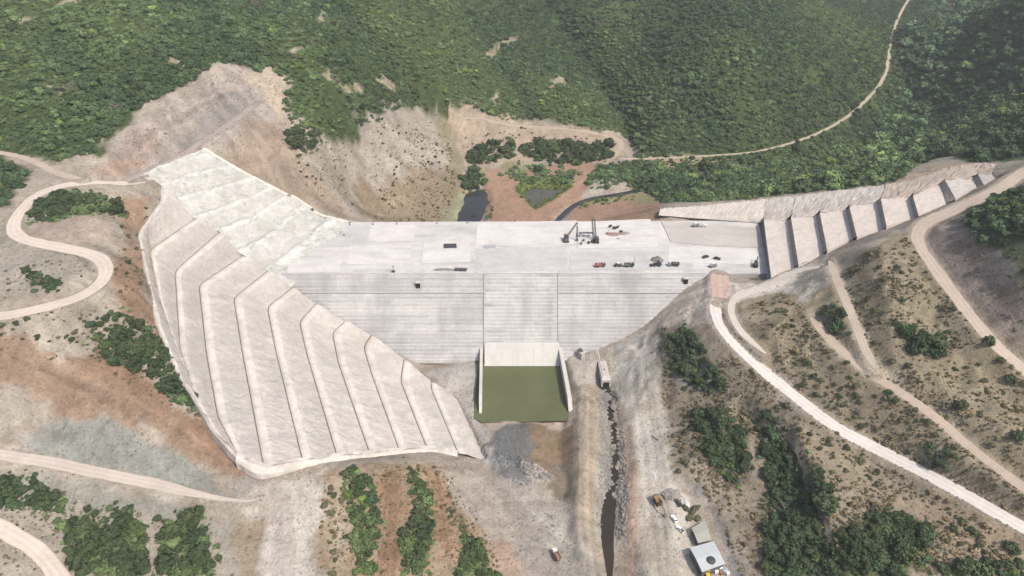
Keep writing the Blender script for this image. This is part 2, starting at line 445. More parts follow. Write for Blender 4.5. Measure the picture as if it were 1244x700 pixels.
# coarse evaluation, then interpolation
cxs = np.unique(np.concatenate([np.arange(-1520, -400, 40), np.arange(-400, 400, 5), np.arange(400, 1560, 40)])).astype(float)
cys = np.unique(np.concatenate([np.arange(-320, 80, 40), np.arange(80, 700, 5), np.arange(700, 2700, 40)])).astype(float)
CXX, CYY = np.meshgrid(cxs, cys)
CZ = tps_eval(CXX, CYY)
def bil(gx, gy, Z, x, y):
    x = np.asarray(x, float); y = np.asarray(y, float)
    i = np.clip(np.searchsorted(gx, x) - 1, 0, len(gx) - 2); j = np.clip(np.searchsorted(gy, y) - 1, 0, len(gy) - 2)
    fx = np.clip((x - gx[i]) / (gx[i + 1] - gx[i]), 0, 1); fy = np.clip((y - gy[j]) / (gy[j + 1] - gy[j]), 0, 1)
    return (Z[j, i] * (1 - fx) + Z[j, i + 1] * fx) * (1 - fy) + (Z[j + 1, i] * (1 - fx) + Z[j + 1, i + 1] * fx) * fy
ZZ = bil(cxs, cys, CZ, XX, YY)
# folds of the far hills, roughness of the near ground
far = np.clip((YY - 560) / 200, 0, 1) + np.clip((np.abs(XX) - 330) / 150, 0, 1) * np.clip((YY - 100) / 200, 0, 1)
far = np.clip(far, 0, 1)
ZZ += far * 7.0 * fbm(XX, YY, 110, 3, 5)
valley = np.exp(-((XX - 40) / 130) ** 2)
ZZ += (1 - 0.6 * valley) * (0.9 * fbm(XX, YY, 22, 4, 9) + 0.35 * fbm(XX, YY, 4, 3, 11))

def H(x, y): return bil(GX, GY, ZZ, x, y)

def hit(u, v):                                  # where a bearing meets the ground
    d = ray(u, v)
    t = np.arange(150.0, 2600.0, 2.0)
    pz = ZC + d[2] * t - H(d[0] * t, d[1] * t)
    k = np.argmax(pz < 0)
    if pz[k] >= 0: k = len(t) - 1
    a, b = pz[k - 1], pz[k]
    tt = t[k - 1] + 2.0 * a / (a - b) if a > 0 > b else t[k]
    return np.array([d[0] * tt, d[1] * tt, ZC + d[2] * tt])
def hits(pl): return np.array([hit(u, v) for u, v in pl])

def smooth_line(pl, step=2.5, it=2):
    pl = np.asarray(pl, float)
    for _ in range(it):                         # corner cutting
        a = 0.75 * pl[:-1] + 0.25 * pl[1:]; b = 0.25 * pl[:-1] + 0.75 * pl[1:]
        pl = np.vstack([pl[:1], np.stack([a, b], 1).reshape(-1, pl.shape[1]), pl[-1:]])
    L = np.concatenate([[0], np.cumsum(np.linalg.norm(np.diff(pl[:, :2], axis=0), axis=1))])
    n = max(3, int(L[-1] / step) + 1)
    s = np.linspace(0, L[-1], n)
    return np.stack([np.interp(s, L, pl[:, k]) for k in range(pl.shape[1])], 1)

def soften(pl, r=3.0):                           # keep the kinks of a line, only take the point off them
    pl = np.asarray(pl, float); out = [pl[0]]
    for a, b, c in zip(pl[:-2], pl[1:-1], pl[2:]):
        for e in (a, c):
            d = e - b; L = np.linalg.norm(d); out.append(b + d * min(r / L, 0.45))
        out[-2:] = [out[-2], 0.5 * b + 0.25 * (out[-2] + out[-1]), out[-1]]
    return np.array(out + [pl[-1]])

def resample(pl, n):
    pl = np.asarray(pl, float)
    L = np.concatenate([[0], np.cumsum(np.linalg.norm(np.diff(pl, axis=0), axis=1))])
    s = np.linspace(0, L[-1], n)
    return np.stack([np.interp(s, L, pl[:, k]) for k in range(pl.shape[1])], 1)

def box_idx(x0, x1, y0, y1):
    i0, i1 = np.searchsorted(GX, x0), np.searchsorted(GX, x1); j0, j1 = np.searchsorted(GY, y0), np.searchsorted(GY, y1)
    return slice(max(j0 - 1, 0), j1 + 1), slice(max(i0 - 1, 0), i1 + 1)

def line_dist(x, y, pl):                        # distance to a polyline and the height at the nearest point
    best = np.full(x.shape, 1e9); bz = np.zeros(x.shape)
    for a, b in zip(pl[:-1], pl[1:]):
        d = b[:2] - a[:2]; l2 = (d ** 2).sum() + 1e-9
        t = np.clip(((x - a[0]) * d[0] + (y - a[1]) * d[1]) / l2, 0, 1)
        r = np.hypot(x - a[0] - t * d[0], y - a[1] - t * d[1])
        k = r < best
        best = np.where(k, r, best); bz = np.where(k, a[2] + t * (b[2] - a[2]), bz)
    return best, bz

def poly_sd(x, y, poly):                        # signed distance, positive inside
    inside = np.zeros(x.shape, bool); dist = np.full(x.shape, 1e9)
    n = len(poly)
    for k in range(n):
        a, b = poly[k], poly[(k + 1) % n]
        c = (a[1] > y) != (b[1] > y)
        xi = (b[0] - a[0]) * (y - a[1]) / (b[1] - a[1] + 1e-12) + a[0]
        inside ^= c & (x < xi)
        d = b[:2] - a[:2]; l2 = (d ** 2).sum() + 1e-9
        t = np.clip(((x - a[0]) * d[0] + (y - a[1]) * d[1]) / l2, 0, 1)
        dist = np.minimum(dist, np.hypot(x - a[0] - t * d[0], y - a[1] - t * d[1]))
    return np.where(inside, dist, -dist)

def sstep(a, b, x):
    t = np.clip((x - a) / (b - a), 0, 1); return t * t * (3 - 2 * t)

def earthwork(poly, z, slope=1.0, mode='set', wob=0.0):
    """cut (mode cut), fill or set the ground to level z inside a world polygon, with banks at the given slope"""
    poly = np.asarray(poly, float)
    m = 40
    js, is_ = box_idx(poly[:, 0].min() - m, poly[:, 0].max() + m, poly[:, 1].min() - m, poly[:, 1].max() + m)
    x, y = XX[js, is_], YY[js, is_]
    sdv = poly_sd(x, y, poly)
    if wob: sdv = sdv + wob * fbm(x, y, 9, 3, 31)
    zt = np.full(x.shape, z, float) if np.isscalar(z) else z(x, y)
    out = np.maximum(-sdv, 0)
    cur = ZZ[js, is_]
    if mode in ('cut', 'set'): cur = np.minimum(cur, zt + out * slope)
    if mode in ('fill', 'set'): cur = np.maximum(cur, zt - out * slope)
    ZZ[js, is_] = cur

GULLY = []
for gl_, dep_, w_ in (([(655, -20), (690, 32), (735, 92), (764, 132), (771, 175)], 17, 15), ([(400, -10), (445, 40), (490, 90), (515, 128)], 12, 15), ([(760, -20), (800, 60), (860, 150)], 4, 18), ([(570, 10), (610, 70), (650, 140)], 4, 18), ([(900, -20), (940, 80), (960, 150)], 4, 18), ([(240, 0), (270, 40), (300, 70)], 5, 16), ([(60, 40), (110, 100), (150, 140)], 4, 16)):
    G_ = smooth_line(hits(gl_), 8.0)
    m = 3 * w_
    js, is_ = box_idx(G_[:, 0].min() - m, G_[:, 0].max() + m, G_[:, 1].min() - m, G_[:, 1].max() + m)
    d, _z = line_dist(XX[js, is_], YY[js, is_], G_)
    ZZ[js, is_] -= dep_ * np.exp(-(d / w_) ** 1.5); GULLY.append(G_)
# the river side: basin pit, dike, stream bed, spoil heaps
BAS = hits([(583, 430), (584, 506), (697, 503), (697, 478), (689, 430)])
earthwork([P(u, v, 0)[:2] for u, v in ((588, 425), (583, 480), (582, 500), (586, 507), (640, 508), (697, 504), (698, 479), (691, 477), (682, 430), (678, 425))], -4.0, 1.5, 'cut')
earthwork([P(u, v, -2)[:2] for u, v in ((640, 516), (694, 514), (690, 604), (664, 588), (640, 560))], -3.0, 0.5, 'cut', 1.0)
DIKE = [P(u, v, 5.5)[:2] for u, v in ((706, 470), (724, 466), (727, 520), (728, 580), (724, 640), (712, 668), (703, 640), (703, 560), (703, 510))]
earthwork(DIKE, 5.5, 0.9, 'fill', 0.8)
STREAM = [(737, 468), (742, 500), (747, 535), (748, 570), (742, 600), (738, 625), (739, 655), (745, 690), (748, 720)]
ST = smooth_line([P(u, v, -4) for u, v in STREAM], 3.0)
js, is_ = box_idx(20, 90, 120, 330)
dS, _ = line_dist(XX[js, is_], YY[js, is_], ST)
wS = np.interp(YY[js, is_], [150, 225, 240, 320], [1.9, 1.9, 0.7, 0.5])
ZZ[js, is_] = np.minimum(ZZ[js, is_], -5.2 + np.maximum(dS - wS, 0) * 0.75 + 0.4 * fbm(XX[js, is_], YY[js, is_], 3, 2, 3))
earthwork([P(u, v, 3)[:2] for u, v in ((635, 562), (652, 566), (670, 581), (662, 586), (645, 578))], 4.5, 0.6, 'fill', 0.8)
earthwork([P(u, v, 3)[:2] for u, v in ((598, 525), (640, 522), (645, 560), (636, 592), (615, 575), (600, 550))], 2.0, 0.3, 'fill', 2.0)
# upstream water and the house yard
UPOOL = [(557, 274), (566, 246), (570, 236), (586, 232), (590, 240), (586, 256), (580, 268), (577, 292), (560, 292)]
UPW = [P(u, v, 2)[:2] for u, v in UPOOL]
earthwork(UPW, 0.6, 0.5, 'cut', 2.5)
POND = [(637, 234), (647, 230), (674, 231), (682, 230), (666, 241), (652, 250), (645, 246)]
PDW = [P(u, v, 3.2)[:2] for u, v in POND]
earthwork(PDW, 2.2, 0.4, 'cut')
earthwork([P(u, v, 5)[:2] for u, v in ((815, 595), (832, 600), (868, 628), (892, 690), (900, 720), (815, 720), (812, 650))], 5.0, 0.35, 'set', 0.6)
USTREAM = [(672, 275), (682, 262), (700, 247), (722, 240), (752, 236), (790, 228)]
US = smooth_line([P(u, v, 4) for u, v in USTREAM], 4.0)
js, is_ = box_idx(20, 160, 480, 600)
dS, _ = line_dist(XX[js, is_], YY[js, is_], US)
ZZ[js, is_] = np.minimum(ZZ[js, is_], 2.6 + np.maximum(dS - 1.1, 0) * 0.6)

def roughen(pl, amp, ws, seed, ridged=True):
    W = hits(pl)
    js, is_ = box_idx(W[:, 0].min() - 6, W[:, 0].max() + 6, W[:, 1].min() - 6, W[:, 1].max() + 6)
    x, y = XX[js, is_], YY[js, is_]
    a = sstep(-2, 6, poly_sd(x, y, W))
    q = fbm(x, y, ws, 4, seed)
    if ridged: q = 0.6 * q + 0.7 * (0.5 - np.abs(fbm(x, y, ws * 0.7, 3, seed + 5)) * 2)
    ZZ[js, is_] += amp * q * a
roughen([(745, 425), (800, 392), (858, 348), (862, 392), (840, 440), (812, 520), (790, 480), (760, 470)], 3.2, 16, 1)
roughen([(800, 400), (840, 400), (885, 470), (910, 540), (900, 600), (840, 580), (810, 480)], 2.0, 12, 2)
roughen([(125, 200), (200, 125), (262, 82), (330, 85), (345, 120), (300, 165), (240, 185), (180, 205)], 3.0, 18, 3)
roughen([(385, 180), (440, 150), (495, 130), (535, 140), (540, 190), (510, 225), (450, 240), (410, 215)], 4.0, 18, 4)
roughen([(310, 160), (350, 165), (390, 230), (420, 262), (340, 225)], 2.0, 12, 5)
roughen([(-20, 425), (70, 430), (150, 470), (230, 520), (290, 590), (150, 550), (-20, 535)], 1.6, 14, 6)
roughen([(395, 580), (500, 562), (560, 580), (610, 690), (390, 700)], 1.8, 10, 7)
roughen([(1150, 285), (1180, 292), (1244, 360), (1244, 420), (1200, 390)], 3.0, 14, 8)
roughen([(900, 370), (1000, 330), (1090, 295), (1200, 420), (1244, 470), (1244, 630), (1100, 555), (950, 450)], 3.2, 24, 9)
roughen([(560, 580), (650, 600), (720, 700), (610, 700)], 0.8, 9, 10)
# ------------------------------------------------------------------ roads: benched into the slopes
ROADS = []
def road(name, label, pl, width, c, zs=None, edge=None):
    g_ = sum(c) / 3; c = tuple(min(238, (x * 0.78 + g_ * 0.22) * 1.05) for x in c)
    W = hits(pl) if zs is None else np.array([P(u, v, z) for (u, v), z in zip(pl, zs)])
    L = smooth_line(W, 2.5)
    k = 9
    if len(L) > 2 * k:                          # even out the grade
        zz = np.pad(L[:, 2], k, mode='edge'); L[:, 2] = np.convolve(zz, np.ones(2 * k + 1) / (2 * k + 1), 'valid')
    m = width / 2 + 16
    js, is_ = box_idx(L[:, 0].min() - m, L[:, 0].max() + m, L[:, 1].min() - m, L[:, 1].max() + m)
    d, bz = line_dist(XX[js, is_], YY[js, is_], L)
    h = width / 2 + 1.6
    lo = bz - np.maximum(d - h, 0) * 0.9; hi = bz + np.maximum(d - h, 0) * 1.1
    cur = ZZ[js, is_]
    bl = 1 - sstep(m - 8, m, d); ZZ[js, is_] = np.clip(cur, lo, hi) * bl + cur * (1 - bl)
    ROADS.append((name, label, L, width, c))
cr = (204, 187, 172)
road('dirt_road', 'pale dirt road looping in a hairpin across the left hillside', [(-60, 392), (0, 383), (45, 377), (92, 364), (124, 346), (132, 326), (116, 309), (72, 299), (30, 293), (14, 281), (20, 260), (46, 234), (86, 221), (130, 219), (178, 226)], 6.8, (213, 197, 183))
road('dirt_track', 'short track coming out of the woods to the hairpin road', [(-40, 180), (5, 186), (40, 195), (68, 210), (100, 219)], 4.5, (187, 170, 155))
road('bench_road', 'sloping bench road climbing the bare cut above the white slope', [(150, 221), (185, 208), (215, 192), (250, 170), (285, 145), (312, 125)], 5.0, (172, 158, 150))
road('haul_road', 'dirt haul road crossing the lower left below the grey scree', [(-60, 545), (0, 553), (62, 563), (130, 576), (196, 590), (256, 605), (300, 611), (322, 606)], 5.6, (198, 184, 172))
road('curved_road', 'pale curved road cutting the bottom left corner', [(-40, 622), (0, 641), (34, 660), (58, 682), (78, 712), (90, 740)], 6.4, (212, 196, 180))
road('white_road', 'white gravel road winding down the right bank from the dam', [(877, 346), (872, 358), (869, 374), (874, 395), (893, 418), (922, 446), (966, 482), (1014, 520), (1080, 553), (1150, 589), (1244, 640), (1290, 664)], 7.4, (219, 212, 204))
road('upper_track', 'brown earth track running along the top of the right hillside', [(1290, 190), (1244, 210), (1208, 232), (1165, 253), (1118, 274), (1112, 290), (1138, 330), (1168, 370), (1204, 412), (1244, 452), (1290, 490)], 7.0, (192, 174, 157))
road('hillside_track', 'brown dirt track traversing the middle of the right hillside', [(985, 385), (1008, 412), (1042, 446), (1092, 474), (1130, 502), (1172, 538), (1214, 572), (1250, 596), (1300, 630)], 5.8, (184, 166, 147))
road('side_track', 'short steep bare track dropping to the hillside track', [(1008, 318), (1022, 352), (1042, 396), (1052, 432), (1062, 452)], 5.0, (182, 167, 150))
road('red_ramp', 'short reddish earth ramp joining the white road to the deck', [(874, 334), (874.5, 345), (875.5, 362)], 10.5, (200, 170, 154), zs=(44.3, 44.9, 45.6))
road('berm_path', 'pale path beside the white road below the terraces', [(1000, 316), (965, 334), (930, 350), (898, 358), (886, 370), (892, 396), (914, 416), (930, 430)], 4.0, (203, 194, 183))
road('valley_track', 'winding beige track beyond the dam on the valley floor', [(545, 150), (575, 138), (612, 152), (660, 156), (700, 157), (735, 163), (756, 174), (750, 187), (738, 194)], 6.0, (188, 168, 146))
road('ridge_track', 'thin dirt track climbing the far wooded slope to the ridge', [(752, 193), (800, 193), (846, 190), (905, 187), (950, 178), (1000, 160), (1036, 138), (1052, 122), (1070, 103), (1079, 80), (1082, 50), (1090, 22), (1110, -10)], 3.4, (192, 175, 152))

# ------------------------------------------------------------------ lofts (terraced rock cuts)
def loft_mesh(name, rows, mat, tones, disp=0.0, dscale=5.0, seed=0, fix=()):
    """rows: list of equally long 3-D polylines; tones: one colour per row"""
    G = np.array(rows)                           # [r, n, 3]
    r, n, _ = G.shape
    if disp:
        du = np.gradient(G, axis=0); dv = np.gradient(G, axis=1)
        nn = np.cross(du, dv); nn /= np.linalg.norm(nn, axis=-1, keepdims=True) + 1e-9
        nn *= np.sign(nn[..., 2:3] + 1e-9)
        w = np.ones(r); w[list(fix)] = 0.25
        q = fbm(G[..., 0] + G[..., 2] * 0.7, G[..., 1], dscale, 3, seed) + 0.5 * (1 - 2 * np.abs(fbm(G[..., 0] * 1.7, G[..., 1] + G[..., 2], dscale * 0.6, 2, seed + 3)))
        G = G + nn * (disp * q * w[:, None])[..., None]
    idx = np.arange(r * n).reshape(r, n)
    Fq = np.stack([idx[:-1, :-1], idx[:-1, 1:], idx[1:, 1:], idx[1:, :-1]], -1).reshape(-1, 4)
    a, b, c = G.reshape(-1, 3)[Fq[0, 0]], G.reshape(-1, 3)[Fq[0, 1]], G.reshape(-1, 3)[Fq[0, 2]]
    if np.cross(b - a, c - a)[2] < 0: Fq = Fq[:, ::-1]
    me = np_mesh(name, G.reshape(-1, 3), Fq, mat, smooth=False)
    T = np.asarray([lin(t) / KL * WARM for t in tones])
    T = (np.repeat(T[:, None], n, 1) if T.ndim == 2 else T).reshape(-1, 3)
    at = me.attributes.new('tone', 'FLOAT_COLOR', 'POINT')
    at.data.foreach_set('color', np.hstack([T, np.ones((len(T), 1))]).astype(np.float32).ravel())
    return me, G

def carve(G, drop=1.2):
    """keep the ground below a loft"""
    V = G.reshape(-1, 3); r, n, _ = G.shape
    idx = np.arange(r * n).reshape(r, n)
    st = max(1, n // 30)
    cols = list(range(0, n, st));
    if cols[-1] != n - 1: cols.append(n - 1)
    for i in range(r - 1):
        for c0, c1 in zip(cols[:-1], cols[1:]):
            q = (G[i, c0], G[i, c1], G[i + 1, c1], G[i + 1, c0])
            for tri in ((q[0], q[1], q[2]), (q[0], q[2], q[3])):
                A, B, Cc = tri
                lo = np.min([A, B, Cc], 0); hi = np.max([A, B, Cc], 0)
                js, is_ = box_idx(lo[0], hi[0], lo[1], hi[1])
                x, y = XX[js, is_], YY[js, is_]
                den = (B[1] - Cc[1]) * (A[0] - Cc[0]) + (Cc[0] - B[0]) * (A[1] - Cc[1])
                if abs(den) < 1e-6: continue
                l0 = ((B[1] - Cc[1]) * (x - Cc[0]) + (Cc[0] - B[0]) * (y - Cc[1])) / den
                l1 = ((Cc[1] - A[1]) * (x - Cc[0]) + (A[0] - Cc[0]) * (y - Cc[1])) / den
                l2 = 1 - l0 - l1
                e = -0.03
                k = (l0 > e) & (l1 > e) & (l2 > e)
                zz = l0 * A[2] + l1 * B[2] + l2 * Cc[2] - drop
                cur = ZZ[js, is_]
                ZZ[js, is_] = np.where(k, np.minimum(cur, zz), cur)

left_cut = empty('terraced_slope', P(300, 450, 45))
tag(left_cut, 'huge white shotcrete slope cut into diagonal benches left of the dam', 'terraced slope')
def attach(name, me, root):
    o = link(name, me, root)
    o.location = tuple(-c for c in root.location)
    return o
NB = 190
LN = []
for z0, z1, pl in BENCH:
    LN.append(resample(soften(bench_pts(z0, z1, pl), 4.0), NB))
for k in range(len(LN) - 1):
    a, b = LN[k], LN[k + 1]
    rows = []; tones = []
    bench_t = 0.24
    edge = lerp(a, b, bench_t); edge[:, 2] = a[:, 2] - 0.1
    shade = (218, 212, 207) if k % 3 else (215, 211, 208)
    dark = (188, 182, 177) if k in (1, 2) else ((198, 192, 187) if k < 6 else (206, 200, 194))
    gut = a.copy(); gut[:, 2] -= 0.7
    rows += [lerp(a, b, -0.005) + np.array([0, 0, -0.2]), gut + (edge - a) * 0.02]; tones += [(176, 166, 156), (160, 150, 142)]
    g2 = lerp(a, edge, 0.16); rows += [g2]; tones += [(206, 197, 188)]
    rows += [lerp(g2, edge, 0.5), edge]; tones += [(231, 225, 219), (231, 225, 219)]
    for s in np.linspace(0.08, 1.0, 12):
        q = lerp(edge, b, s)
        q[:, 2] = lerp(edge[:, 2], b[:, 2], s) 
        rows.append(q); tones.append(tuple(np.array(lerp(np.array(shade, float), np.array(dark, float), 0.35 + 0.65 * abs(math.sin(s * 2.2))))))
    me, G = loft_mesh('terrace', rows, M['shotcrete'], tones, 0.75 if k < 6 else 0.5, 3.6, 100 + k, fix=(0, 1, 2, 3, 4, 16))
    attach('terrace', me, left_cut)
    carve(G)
# a pale kerb of sprayed concrete along the foot of the benches
FOOT = [(288, 554, 47.8), (304, 564, 45), (320, 571, 43), (367, 562, 37), (409, 557, 29.5), (449, 553, 21), (485, 549, 13), (518, 546, 6), (556, 552, 1)]
ft = smooth_line([P(u, v, z) for u, v, z in FOOT], 2.0, 1)
up = ft.copy(); up[:, 2] += 0.7
dn = ft + np.array([0.0, -2.6, -0.8]); dn2 = ft + np.array([0.2, -3.4, -5.0])
back = ft + np.array([0.2, 3.0, 0.2])
me, G = loft_mesh('foot_apron', [back, up, ft + np.array([0, -1.6, 0.3]), dn, dn2], M['shotcrete'], [(226, 218, 210)] * 2 + [(230, 222, 214)] * 2 + [(214, 204, 196)], 0.5, 6, 77)
attach('foot_apron', me, left_cut)
edge = np.vstack([LN[0], [P(243, 493, 58), P(262, 526, 52), P(290, 556, 47.5)]])
edge = resample(edge, 140)
me, G = loft_mesh('outer_rim', [edge + np.array([1.2, 0, -0.3]), edge + np.array([-0.2, 0, 0.1]), edge + np.array([-0.9, -0.3, -0.5]), edge + np.array([-1.8, -0.6, -4.0])], M['shotcrete'], [(216, 207, 198)] * 4, 0.4, 5, 91)
attach('outer_rim', me, left_cut)
# upstream face of the left cut
NU = 150
a = resample([P(u, v, z) for u, v, z in LU0], NU); b = resample([P(u, v, z) for u, v, z in LU1], NU)
rows = [lerp(a, b, s) + np.array([0, 0, 1.5 * math.sin(s * math.pi) * 0.6]) for s in np.linspace(0.0, 1.02, 60)]
tones = [(203, 202, 198) if s < 0.5 else (208, 206, 202) for s in np.linspace(0, 1, 34)]
tv = []
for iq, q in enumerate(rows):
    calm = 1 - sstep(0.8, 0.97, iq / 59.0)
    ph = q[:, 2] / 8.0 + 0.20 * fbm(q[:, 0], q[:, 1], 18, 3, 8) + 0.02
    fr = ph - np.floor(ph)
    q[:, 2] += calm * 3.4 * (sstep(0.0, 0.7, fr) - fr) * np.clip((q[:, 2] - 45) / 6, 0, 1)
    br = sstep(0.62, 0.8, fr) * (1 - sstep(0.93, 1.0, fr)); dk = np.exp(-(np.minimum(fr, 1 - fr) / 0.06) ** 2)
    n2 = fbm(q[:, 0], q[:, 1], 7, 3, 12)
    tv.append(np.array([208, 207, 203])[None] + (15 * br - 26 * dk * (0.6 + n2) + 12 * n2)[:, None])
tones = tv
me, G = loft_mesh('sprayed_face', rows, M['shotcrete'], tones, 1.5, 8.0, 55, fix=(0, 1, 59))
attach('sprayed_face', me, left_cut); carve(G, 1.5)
# rim of the sprayed face along its upstream edge: broken panels of mesh-reinforced concrete
for i0, i1, h in ((0, 50, 0.5), (50, 84, 0.9), (88, 110, 2.0), (112, 148, 1.0)):
    seg = G[-1, i0:i1 + 1]
    out = np.array([0.55, 0.6, 0])
    rows = [seg - out * 1.0 + np.array([0, 0, 0.3]), seg + np.array([0, 0, h]), seg + out * 1.8 + np.array([0, 0, h * 0.8]), seg + out * 3.0 + np.array([0, 0, -5])]
    me, _ = loft_mesh('rim_panel', rows, M['shotcrete'], [(232, 228, 219)] * 4, 0.3, 5, i0)
    attach('rim_panel', me, left_cut)

right_cut = empty('terraced_abutment', P(1000, 290, 62))
tag(right_cut, 'stair of pale terraces with dark risers climbing right of the dam', 'terraced abutment')
for k in range(9):
    zf, zh = RZ[k] + (2.4 if k else 0), RZ[k + 1]
    n = 26
    foot = resample([P(*RF[k][0], zf), P(*RF[k][1], zf)], n); head = resample([P(*RH[k][0], zh), P(*RH[k][1], zh)], n)
    rows = [foot + np.array([-1.5, 0, -1.0])] + [lerp(foot, head, s) for s in (0, 0.25, 0.5, 0.75, 1.0)]
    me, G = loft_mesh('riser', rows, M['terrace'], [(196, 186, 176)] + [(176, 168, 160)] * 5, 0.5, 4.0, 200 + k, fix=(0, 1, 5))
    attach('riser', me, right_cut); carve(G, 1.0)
    if k < 8:
        nxt = resample([P(*RF[k + 1][0], zh + 2.4), P(*RF[k + 1][1], zh + 2.4)], n)
        rows = [lerp(head, nxt, s) for s in np.linspace(0, 1.0, 10)]
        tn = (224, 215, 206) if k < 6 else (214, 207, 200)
        # a skirt drops from the front edge of the terrace to the ground
        fr = np.array([r[-1] for r in rows]); sk = fr + np.array([-0.8, -2.5, -5.5])
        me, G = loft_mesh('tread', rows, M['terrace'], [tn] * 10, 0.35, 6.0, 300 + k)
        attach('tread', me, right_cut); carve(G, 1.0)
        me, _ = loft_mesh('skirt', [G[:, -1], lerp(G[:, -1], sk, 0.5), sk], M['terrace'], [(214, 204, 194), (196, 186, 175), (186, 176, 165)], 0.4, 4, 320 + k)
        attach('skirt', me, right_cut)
# upstream band behind the terraces: a sprayed slope in panels, with gaps between them
far_u = [925, 928, 958, 993, 1029, 1066, 1105, 1143, 1184, 1206]
inner = [(800, 262, 44.6), (925, 271, 44.6), (928, 268, 51), (954, 268, 53.4), (961, 265, 58), (989, 263, 60.4), (996, 259, 65), (1026, 256, 67.4), (1032, 252, 72), (1062, 246, 74.4), (1070, 242, 79), (1102, 241, 81.4), (1109, 238, 85.5), (1137, 226, 87.9), (1148, 219, 92), (1178, 217, 94.4), (1188, 212, 98), (1204, 212, 100.4)]
RBx = np.array(RB, float)
for k in range(0, len(inner), 2):
    p0, p1 = inner[k], inner[k + 1]
    def outer(u):
        s = u + (2 if u > 940 else -2)
        return P(s, np.interp(s, RBx[:, 0], RBx[:, 1]), np.interp(s, RBx[:, 0], RBx[:, 2]))
    n = 24 if k else 60
    a = resample([P(*p0), P(*p1)], n)
    b = resample([outer(lerp(p0[0] + 4, (inner[k + 2][0] if k + 2 < len(inner) else p1[0]) + 4, s)) for s in np.linspace(0, 1, 8)], n)
    a[:, 2] = a[:, 2] - 0.1
    sm = a.copy()
    zl = (a[0, 2] + (inner[k - 1][2] if k else a[0, 2])) / 2; zr = (a[-1, 2] + (inner[k + 2][2] if k + 2 < len(inner) else a[-1, 2])) / 2
    sm[:, 2] = np.linspace(zl, zr, n)
    if k + 2 < len(inner): ex = P(*inner[k + 2]) - a[-1]; sm += np.linspace(0, 1, n)[:, None] * np.array([ex[0], ex[1], 0])
    rows = [lerp(lerp(a, sm, min(1, s / 0.3)), b, s) for s in np.linspace(0.0, 1.0, 11)] + [b + np.array([0.5, 3, -1.0]), b + np.array([1, 9, -9])]
    tn = [(214, 207, 199) if k == 0 else (209, 200, 190)] * 5 + [(217, 209, 200)] * 6 + [(204, 192, 178)] * 2
    if k >= 10: tn = [(201, 186, 172)] * 13
    me, G = loft_mesh('back_panel', rows, M['terrace'], tn, 0.7, 6.0, 400 + k)
    attach('back_panel', me, right_cut); carve(G[:-1], 1.0)

# grey sprayed knob between the terraces and the path
kn = hits([(960, 350), (978, 320), (996, 306), (1000, 316), (1004, 345), (975, 362)])
# ------------------------------------------------------------------ dam: keep the ground below deck and steps
js, is_ = box_idx(-175, 190, 330, 446)
x, y = XX[js, is_], YY[js, is_]
cur = ZZ[js, is_]
deck_in = (y > YC - 1) & (x > -150 + (y - YC) * 0.36) & (x < 168 + (y - 369) * 0.2)
ZZ[js, is_] = np.where(deck_in, np.minimum(cur, ZD - 2.0), cur)

for name, label, L, width, c in ROADS:
    js, is_ = box_idx(L[:, 0].min() - 8, L[:, 0].max() + 8, L[:, 1].min() - 8, L[:, 1].max() + 8)
    d, bz = line_dist(XX[js, is_], YY[js, is_], L)
    a = 1 - sstep(width / 2 + 1.0, width / 2 + 3.5, d)
    ZZ[js, is_] = ZZ[js, is_] * (1 - a) + bz * a
# rills washed down the bare slopes
gy_, gx_ = np.gradient(ZZ, GY, GX)
gl = np.hypot(gx_, gy_) + 1e-6
rill = np.zeros_like(ZZ)
for k in range(-7, 8): rill += vnoise(XX + gx_ / gl * k * 1.3, YY + gy_ / gl * k * 1.3, 2.6, 5) + 0.7 * vnoise(XX + gx_ / gl * k * 1.3, YY + gy_ / gl * k * 1.3, 5.5, 8)
rill = rill / 15 * sstep(0.15, 0.45, gl)

# ------------------------------------------------------------------ ground colours (soil, rock, litter): zones staked out on the ground
base = np.empty(XX.shape + (3,)); base[:] = lin((176, 162, 148)) / KL
def paint(pl, c, soft=3.0, wob=3.0, ws=14.0, amt=1.0, world_poly=None):
    W = np.asarray(world_poly, float) if world_poly is not None else hits(pl)
    soft = soft * 0.55; wob = wob * 1.3; m = soft + wob * 2 + 2
    js, is_ = box_idx(W[:, 0].min() - m, W[:, 0].max() + m, W[:, 1].min() - m, W[:, 1].max() + m)
    x, y = XX[js, is_], YY[js, is_]
    s = poly_sd(x, y, W) + wob * (fbm(x, y, ws, 4, 41) * 1.3 + 0.5 * fbm(x, y, 3.5, 2, 43))
    a = sstep(-soft, soft, s)[..., None] * amt
    base[js, is_] = base[js, is_] * (1 - a) + (lin(c) / KL) * a

FOREST = [(-90, -70), (1340, -70), (1340, 150), (1244, 190), (1180, 198), (1140, 190), (1090, 222), (1040, 228), (930, 238), (840, 246), (806, 247), (790, 236), (760, 222), (735, 214), (715, 222), (728, 200), (765, 196), (780, 186), (764, 168), (730, 160), (690, 152),
          (650, 142), (610, 146), (572, 126), (548, 138), (528, 132), (505, 128), (480, 134), (462, 148), (432, 160), (400, 172), (386, 160), (352, 146), (340, 128), (352, 104), (330, 82), (290, 78), (262, 78), (232, 98), (196, 118), (160, 140), (130, 168), (120, 188), (70, 194), (30, 186), (0, 180), (-90, 170)]
GREEN_FLOOR = (78, 92, 58)
FOREST_W = np.vstack([[[-1450, 2500], [1450, 2500], [1450, 420]], hits(FOREST[3:-2])[:, :2], [[-420, 400], [-1450, 400]]])
paint(None, GREEN_FLOOR, 4, 5, 20, world_poly=FOREST_W)
